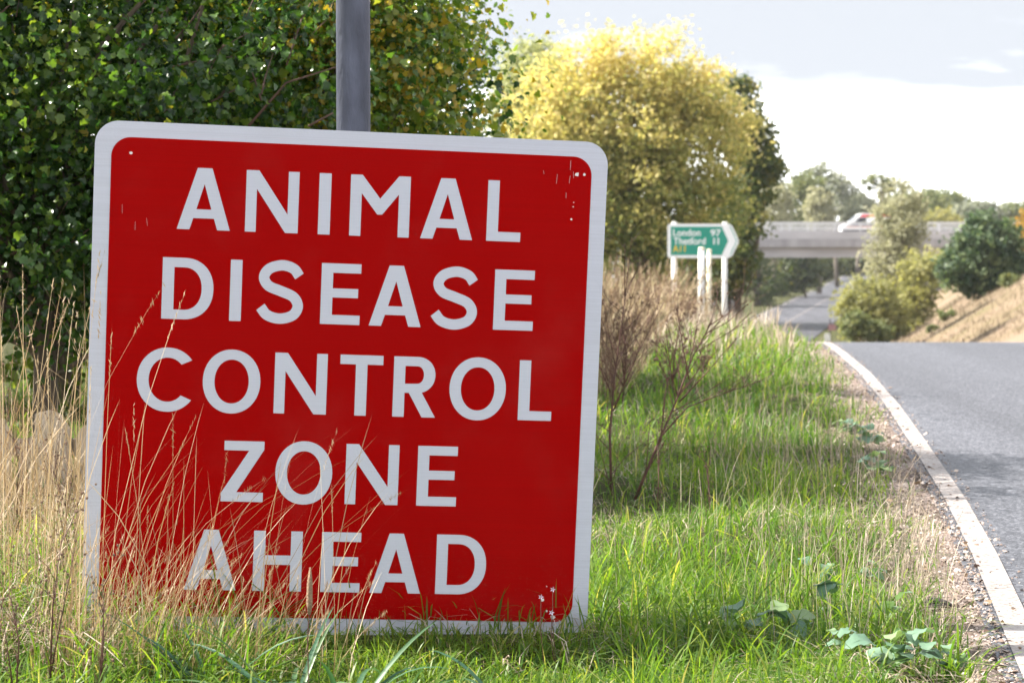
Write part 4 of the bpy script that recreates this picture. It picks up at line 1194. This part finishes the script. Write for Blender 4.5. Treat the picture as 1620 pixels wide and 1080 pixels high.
def dry_herbs():
    # tall brown herbs between the near sign and the direction sign
    n = 4200
    y = rng.uniform(11.5, 44, n); u = rng.random(n)
    x0 = px_at(900, y); x1 = px_at(1138 - 190 * np.exp(-(y - 10) / 9), y)
    x = x0 + (x1 - x0) * u
    k = vnoise(x, y, .9, 71) + .3 * rng.random(n) > .38
    x, y = x[k], y[k]; n = len(x)
    pos = np.stack([x, y, ground_z(x, y)], 1)
    h = rng.uniform(.22, .62, n) * (.75 + .5 * sstep(y, 10, 26)) * np.where(px_at(1080, y) > x, 1.15, .8)
    stalks('dry_herbs', pos, h, rng.uniform(.003, .007, n) * (1 + (y - 10) * .035), np.abs(rng.normal(.34, .35, n)), rng.uniform(0, 2 * np.pi, n), np.clip(.25 + .45 * vnoise(x, y, 1.6, 77) + rng.normal(0, .22, n), 0, 1), 'herb',
           'tall dry brown herbs between the red sign and direction sign', head=.55, hw=.012)
    # rank straw on the dry bank
    n = 15000
    y = rng.uniform(62, 118, n); x = main_right(y) + 3 + rng.random(n) * 20
    pos = np.stack([x, y, ground_z(x, y)], 1)
    blades('bank_grass', pos, rng.uniform(.08, .26, n), rng.uniform(.015, .035, n), np.abs(rng.normal(.5, .4, n)), rng.uniform(0, 2 * np.pi, n), np.clip(rng.normal(.6, .2, n), 0, 1), 'bank_straw', 'bleached dry grass on the bank by the slip road')


green_grass(); long_grass(); front_grass(); dry_grass(); verge_stems(); dry_herbs()


# ------------------------------------------------------------------ single plants
def ribbon_blade(parent, L_, w, az, lift, droop, mat, tw):
    """one broad arching blade, a mesh of its own with a folded midrib"""
    k = 8; v = []; f = []
    for i in range(k + 1):
        t = i / k
        r_ = L_ * (t * math.cos(lift) + .12 * t * t); z = L_ * (t * math.sin(lift) - droop * t * t)
        ww = w * (math.sin(math.pi * min(1, .28 + .72 * t)) ** .8) / 2 * (1 if i < k else .08)
        c = Vector((math.cos(az) * r_, math.sin(az) * r_, z)); s = Vector((-math.sin(az), math.cos(az), 0)) * ww
        s.rotate(Quaternion((math.cos(az), math.sin(az), 0), tw * t))
        v += [c - s + Vector((0, 0, ww * .5)), c, c + s + Vector((0, 0, ww * .5))]
        if i:
            a = 3 * (i - 1)
            f += [(a, a + 1, a + 4, a + 3), (a + 1, a + 2, a + 5, a + 4)]
    me = bpy.data.meshes.new('blade'); me.from_pydata([tuple(p) for p in v], [], f); me.materials.append(M[mat])
    me.polygons.foreach_set('use_smooth', np.ones(len(f), bool))
    return link(bpy.data.objects.new('blade', me), parent)


def tussock(px, d, lab, n, L_, seed, bias=None):
    rr = random.Random(seed)
    x = px_at(px, d); o = empty('grass_tussock', (x, d, gz(x, d)))
    tag(o, lab, 'plant', 'blue green grass tussocks below the red sign')
    for k in range(n):
        az = rr.uniform(0, 2 * math.pi) if bias is None or rr.random() < .4 else rr.gauss(bias, .5)
        ribbon_blade(o, L_ * rr.uniform(.6, 1.15), rr.uniform(.008, .015), az, rr.uniform(.35, 1.15), rr.uniform(.25, .75), 'tussock', rr.uniform(-.6, .6))


tussock(330, 4.75, 'broad bladed blue green tussock at bottom left of the sign', 26, .36, 1, math.pi * .9)
tussock(455, 4.62, 'blue green tussock under the word AHEAD, blades crossing the white border', 30, .38, 2)
tussock(640, 4.6, 'green tussock at the middle of the sign foot', 22, .30, 3)
tussock(800, 4.72, 'green tussock under the right corner of the red sign', 20, .27, 4)
tussock(545, 4.5, 'wide blue green tussock at the bottom edge below the sign', 22, .36, 5)


def weed_leaf_mesh():
    v, f = [], []
    k, c = 9, (-1, -.55, 0, .55, 1)
    for i in range(k + 1):
        t = i / k
        w = .40 * math.sin(math.pi * min(1, t * .86 + .10)) ** .75 * (1.0 if i < k else .25)
        for j in c:
            v.append((t, j * w * (1 + .05 * math.sin(9 * t + j)), .22 * math.sin(t * 2.6) - .30 * t * t + .16 * abs(j) * w * (1 - .6 * t) + .045 * math.sin(t * 17 + j * 2) * abs(j)))
        if i:
            for j in range(4):
                a = (i - 1) * 5 + j
                f.append((a, a + 1, a + 6, a + 5))
    me = bpy.data.meshes.new('leaf'); me.from_pydata(v, [], f); me.materials.append(M['weed_leaf'])
    me.polygons.foreach_set('use_smooth', np.ones(len(f), bool))
    return me


WL = weed_leaf_mesh()


def weed(px, py, lab, n, size, seed, lift=(.0, .55)):
    d = 3600.0 * EYE / (py - 345); x = px_at(px, d)
    rr = random.Random(seed)
    o = empty('broadleaf_weed', (x, d, gz(x, d))); tag(o, lab, 'plant', 'broad leaved weeds in the verge')
    a0 = rr.random() * 6
    for k in range(n):
        lf = bpy.data.objects.new('leaf', WL)
        s = size * rr.uniform(.40, .95)
        lf.scale = (s, s * rr.uniform(.8, 1.2), s)
        lf.rotation_euler = (rr.gauss(0, .25), -rr.uniform(*lift), a0 + k * 2.4 + rr.gauss(0, .3))
        lf.location = (rr.gauss(0, .02), rr.gauss(0, .02), rr.uniform(.03, .09))
        link(lf, o)


weed(1430, 1085, 'largest pale green rosette of broad leaves at the bottom edge near the gravel', 13, .085, 1)
weed(1250, 1020, 'broad leaved weed with bluish leaves among stems, left of the largest rosette', 9, .085, 2)
weed(1165, 1025, 'broad leaved weed with upright round leaf, leftmost of the verge weeds', 6, .085, 3, (.3, 1.2))
weed(1330, 1060, 'small broad leaved weed between the two larger leaf rosettes', 7, .055, 4)
weed(1310, 985, 'broad leaved weed with a folded pale leaf in the stems', 5, .080, 5)
weed(1430, 1005, 'single stemmed round leaf weed near the dark bark strip', 4, .055, 6, (.5, 1.3))
weed(1500, 1090, 'pale green weed at the bottom edge right beside bare gravel', 7, .075, 7)
weed(1300, 925, 'flat broad leaved weed in the middle of the verge', 6, .07, 8)
weed(1385, 920, 'narrow leaved weed in the verge beside the gravel edge', 5, .065, 9)
weed(1375, 715, 'round leaved weed patch by the road edge, farther one', 10, .10, 10)
weed(1385, 760, 'round leaved weed patch by the road edge, nearer one', 8, .085, 11)
weed(1350, 690, 'dark leaved weed in the verge where the edge line bends', 9, .11, 12)


def dead_weed(name, lab, base, stems, seed, heads=True, group=None, hs=1.0):
    """stems: list of (points in metres from the base, radius); side twigs grow from them"""
    rr = random.Random(seed)
    o = empty(name, base); tag(o, lab, 'plant', group)
    hd = MB()
    for pts, r0 in stems:
        t = MB(); P = [Vector(p) for p in pts]
        r0 *= 1.0
        t.tube(P, [r0 * (1 - .75 * i / (len(P) - 1)) for i in range(len(P))], 7)
        st = t.build('stem', M['dead_stem'], o, smooth=True)
        tw = MB()
        L_ = sum((b - a).length for a, b in zip(P, P[1:]))
        for k in range(int(L_ * 40)):
            i = rr.randrange(max(1, len(P) // 3), len(P)); a = P[i - 1].lerp(P[i], rr.random())
            dr = (P[i] - P[i - 1]).normalized() + Vector((rr.gauss(0, .9), rr.gauss(0, .6), rr.uniform(0, .5))); dr.normalize()
            l = rr.uniform(.06, .26) * min(1, L_ * 1.3)
            q = [a, a + dr * l * .5 + Vector((0, 0, .01)), a + dr * l + Vector((0, 0, rr.uniform(.0, .06)))]
            tw.tube(q, [r0 * .32, r0 * .24, r0 * .14], 4, caps=False)
            for m in range(rr.randrange(1, 4)):
                a2 = q[1].lerp(q[2], rr.random()); d2 = (dr + Vector((rr.gauss(0, .8), rr.gauss(0, .5), rr.uniform(.1, .7)))).normalized()
                e = a2 + d2 * l * rr.uniform(.25, .6)
                tw.tube([a2, e], [r0 * .18, r0 * .10], 3, caps=False)
                if heads: hd.blob(e, rr.uniform(.0015, .0035) * hs, 5)
            if heads: hd.blob(q[2], rr.uniform(.0015, .004) * hs, 5)
        if tw.v:
            tw.build('twigs', M['dead_stem'], st)['kind'] = 'stuff'
    if hd.v: hd.build('seed_heads', M['seed_head'], o)['kind'] = 'stuff'
    return o


def stem_px(pl, d, bx, bz_):
    return [(px_at(x, d) - bx, (i * .05) - .02, z_at(y, d) - bz_) for i, (x, y) in enumerate(pl)]


d = 8.2; bx = px_at(968, d); bz_ = gz(bx, d)
dead_weed('dead_weed', 'upright dead reddish brown weed close beside the right edge of the sign', (bx, d, bz_), [(stem_px([(968, 790), (966, 690), (974, 600), (986, 520), (994, 462)], d, bx, bz_), .0055), (stem_px([(970, 650), (1010, 560), (1052, 480)], d, bx, bz_), .003), (stem_px([(966, 620), (945, 570), (935, 520)], d, bx, bz_), .0028)], 2, group='dead weeds right of the red sign')
d = 8.0; bx = px_at(1008, d); bz_ = gz(bx, d)
dead_weed('dead_weed', 'leaning branched dark brown dead weed spreading over green grass', (bx, d, bz_), [(stem_px([(1005, 790), (1040, 710), (1072, 640), (1100, 570), (1135, 510)], d, bx, bz_), .0058), (stem_px([(1046, 690), (1090, 645), (1150, 625), (1215, 605)], d, bx, bz_), .0032), (stem_px([(1075, 635), (1120, 590), (1170, 535)], d, bx, bz_), .003),
          (stem_px([(1045, 700), (1055, 620), (1068, 560)], d, bx, bz_), .0028), (stem_px([(1090, 600), (1080, 540), (1072, 480)], d, bx, bz_), .0028)], 3, group='dead weeds right of the red sign')
d = 7.6; bx = px_at(1040, d); bz_ = gz(bx, d)
dead_weed('dead_weed', 'thin upright dark weed stem in front of the leaning dead weed', (bx, d, bz_), [(stem_px([(1040, 825), (1044, 760), (1043, 690)], d, bx, bz_), .003)], 5, group='dead weeds right of the red sign')
d = 7.7; bx = px_at(1123, d); bz_ = gz(bx, d)
dead_weed('dead_weed', 'short dark dock stalk standing alone in the green verge', (bx, d, bz_), [(stem_px([(1124, 815), (1124, 770), (1122, 735)], d, bx, bz_), .004)], 6, group='dead weeds right of the red sign')
for i, (px, py, d, lab) in enumerate(((70, 850, 4.55, 'blurred brown seeding weed in the near left corner'), (150, 920, 4.5, 'pale blurred seeding weed low at left before the sign'), (15, 930, 4.4, 'dark brown seeding weed at the left picture edge'),
                                     (20, 620, 6.6, 'thin dark bramble stem in straw beside the left board'), (95, 700, 5.9, 'dead dark branched twig in dry grass left of the sign'))):
    bx = px_at(px, d); bz_ = gz(bx, d)
    dead_weed('seeding_weed', lab, (bx, d, bz_), [([(0, 0, 0), (.01, 0, (z_at(py, d) - bz_) * .6), (.03 - .02 * i, .0, z_at(py, d) - bz_)], .0026), ([(0, 0, .05), (.05 - .04 * (i % 3), .02, (z_at(py, d) - bz_) * .9)], .002)], 10 + i, group='seeding weeds in the near left corner')
for i, (px, py, d, lab) in enumerate(((1062, 505, 12.5, 'brown seeding weed with dark flat heads behind the leaning dead weed'), (1020, 470, 15.0, 'tall brown seeding weed among dry herbs below the direction sign'), (985, 500, 11.5, 'pale brown seeding weed close to the right edge of the red sign'),
                                     (1110, 545, 14.0, 'low brown seeding weed where dry herbs meet the green verge'), (1085, 470, 19.0, 'far brown seeding weed in front of the direction sign posts'))):
    bx = px_at(px, d); bz_ = gz(bx, d); t = z_at(py, d) - bz_
    dead_weed('seeding_weed', lab, (bx, d, bz_), [([(0, 0, 0), (.02, 0, t * .6), (.05 - .03 * i, 0, t)], .006), ([(.01, 0, t * .3), (.10 - .06 * (i % 3), .03, t * .85)], .0045), ([(.01, 0, t * .2), (-.12 + .04 * (i % 2), -.03, t * .75)], .004)], 30 + i, group='seeding weeds among the dry herbs', hs=2.6)
# brown plantain-like spike in front of the sign
d = 4.5; bx = px_at(487, d); o = empty('seed_spike', (bx, d, gz(bx, d))); tag(o, 'single brown seed spike standing before the white lower border', 'plant')
zt = z_at(900, d) - gz(bx, d)
b = MB(); b.tube([(0, 0, 0), (-.004, 0, zt * .6), (0, 0, zt - .09)], .0013, 6); b.build('stalk', M['dead_stem'], o)
b = MB(); b.tube([(0, 0, zt - .095), (0, 0, zt - .07), (.001, 0, zt - .03), (.002, 0, zt)], [.003, .0065, .0055, .0015], 10)
b.build('head', mat_plain('spike_brown', (.30, .19, .12), .9, 0, .3, 200, .8, 300), o, smooth=True)

# small lilac flowers by the lower right corner
M['petal'] = mat_plain('petal', (.62, .55, .72), .6, 0, .1)
for i, (px, py) in enumerate(((856, 947), (873, 972), (875, 935))):
    d = 5.05; x = px_at(px, d); g = gz(x, d); o = empty('wild_flower', (x, d, g)); t = z_at(py, d) - g
    tag(o, ('lilac wild flower against the lower right red corner', 'lilac wild flower lowest of three at the sign corner', 'small lilac flower on the highest stem by the corner')[i], 'flower', 'lilac flowers at the sign corner')
    b = MB(); b.tube([(.01, 0, 0), (0, 0, t * .6), (0, 0, t)], .0009, 5); b.build('stem', M['dead_stem'], o)
    for k in range(5):
        a = k * 1.257
        b = MB(); b.add([(0, 0, t), (.0035 * math.cos(a - .4), -.002, t + .0035 * math.sin(a - .4)), (.007 * math.cos(a), -.003, t + .007 * math.sin(a)), (.0035 * math.cos(a + .4), -.002, t + .0035 * math.sin(a + .4))], [(0, 1, 2, 3)])
        b.build('petal', M['petal'], o)

# long bare twigs sticking out of the hedge
o = empty('bare_branch', (-.95, 8.85, 0)); tag(o, 'long bare brown branches arching across the hedge leaves left of the post', 'branch')
for pts, r0 in (([(395, 200), (450, 130), (540, 98)], .006), ([(415, 160), (395, 110), (375, 65)], .004), ([(455, 105), (475, 30), (497, -20)], .004), ([(215, 105), (225, 60), (235, 0)], .005), ([(290, 130), (340, 90), (385, 85)], .004), ([(300, 180), (350, 150), (400, 120)], .0045), ([(490, 200), (520, 180), (545, 165)], .005)):
    TB = MB(); TB.tube([(px_at(x, 8.25) + .95, -.6 + .1 * i, z_at(y, 8.25)) for i, (x, y) in enumerate(pts)], [r0, r0 * .7, r0 * .4], 6); TB.build('branch', M['twig'], o, smooth=True)
rb_ = random.Random(77)
for k in range(26):
    x, y = rb_.uniform(0, 520), rb_.uniform(20, 420)
    if y > 190 and x > 140: continue
    a = rb_.gauss(1.05, .5); l = rb_.uniform(60, 150); pts = []
    for i in range(4):
        pts.append((px_at(x, 8.1) + .95, -.75 + .06 * i + rb_.uniform(-.04, .04), z_at(y, 8.1))); a += rb_.gauss(0, .22)
        x += math.cos(a) * l / 3; y -= math.sin(a) * l / 3
    r0 = rb_.uniform(.0018, .0035)
    TB = MB(); TB.tube(pts, [r0, r0 * .85, r0 * .65, r0 * .4], 5); TB.build('branch', M['twig'], o, smooth=True)

# ------------------------------------------------------------------ litter on the gravel margin
d = 3600.0 / (965 - 345); x = px_at(1492, d)
o = empty('bark_strip', (x, d, gz(x, d) + .005)); tag(o, 'dark curled strip of bark lying at the grass and gravel edge', 'bark')
b = MB(); b.tube([(-.045, .02, .006), (-.015, .012, .018), (.012, 0, .014), (.042, -.02, .004)], [.004, .009, .008, .003], 7); b.build('strip', M['stick'], o, smooth=True)
b = MB(); b.tube([(-.04, .0, .004), (0, -.014, .01), (.03, -.03, .004)], [.003, .006, .002], 6); b.build('splinter', M['stick'], o, smooth=True)


def gravel():
    n = 14000
    y = 4.3 * (20 / 4.3) ** rng.random(n); e = np.where(rng.random(n) < .12, rng.uniform(-.04, .1, n), .08 + np.abs(rng.normal(0, .17, n)))
    x = line_x(y) - e
    pos = np.stack([x, y, ground_z(x, y) + .001], 1)
    onroad = e < .14
    pos[:, 2] = np.where(onroad, slip_z(x, y) + .001, pos[:, 2])
    s = rng.gamma(2, .0016, n) + .0012
    fr = rot_frames(n, rng.normal(0, .4, (n, 3)) + np.array([0, 0, 1]))
    tv = np.array([(1, 0, .1), (0, .8, .1), (-.9, .1, .1), (-.1, -.8, .1), (.1, 0, .65), (0, 0, -.3)]); tf = [(0, 1, 4), (1, 2, 4), (2, 3, 4), (3, 0, 4)]
    me = cloud_mesh('gravel', tv, tf, fr * s[:, None, None], pos, rng.random(n))
    m = mat_leaf('gravel_stone', [(0, (.08, .055, .045)), (.25, (.22, .165, .14)), (.7, (.34, .275, .245)), (1, (.46, .40, .36))], 0.0, .85, spec=.2)
    tag(mesh_obj('gravel', me, m), 'loose pinkish gravel and grit between the grass and edge line', 'gravel', kind='stuff')
    # dead leaf crumbs and small sprigs
    n = 900
    y = 4.3 * (16 / 4.3) ** rng.random(n); e = .02 + np.abs(rng.normal(.12, .22, n)); x = line_x(y) - e
    pos = np.stack([x, y, np.maximum(ground_z(x, y), slip_z(x, y)) + .004], 1)
    me = cloud_mesh('leaf_litter', LEAF_OVAL[0], LEAF_OVAL[1], rot_frames(n, rng.normal(0, .45, (n, 3)) + np.array([0, 0, 1])) * (rng.gamma(2, .005, n) + .004)[:, None, None], pos, rng.random(n) * .6)
    tag(mesh_obj('leaf_litter', me, M['herb']), 'brown leaf crumbs scattered over the gravel margin', 'litter', kind='stuff')
    n = 2600
    y = 4.3 * (18 / 4.3) ** rng.random(n); e = rng.uniform(.14, .55, n); x = line_x(y) - e
    k = vnoise(x, y, 5, 91) > .58
    x, y = x[k], y[k]; n = len(x)
    pos = np.stack([x, y, ground_z(x, y)], 1)
    blades('margin_sprigs', pos, rng.uniform(.012, .05, n), rng.uniform(.002, .005, n), rng.gamma(2, .5, n), rng.uniform(0, 6.28, n), np.clip(rng.normal(.5, .2, n), 0, 1), 'grass', 'sparse green sprigs growing in the gravel margin')


gravel()


# ------------------------------------------------------------------ thin haze in the distance
hb = MB(); hb.box((-1000, -80, MAIN_Z - 2.5), (1000, 1700, 16))
m = bpy.data.materials.new('haze'); m.use_nodes = True
nt = m.node_tree; nt.nodes.clear()
ou = nt.nodes.new('ShaderNodeOutputMaterial'); pv = nt.nodes.new('ShaderNodeVolumePrincipled')
pv.inputs['Color'].default_value = (0.92, 0.95, 1.0, 1); pv.inputs['Density'].default_value = HAZE
nt.links.new(pv.outputs[0], ou.inputs['Volume'])
tag(hb.build('haze', m), 'thin pale haze over the far trees', kind='stuff')
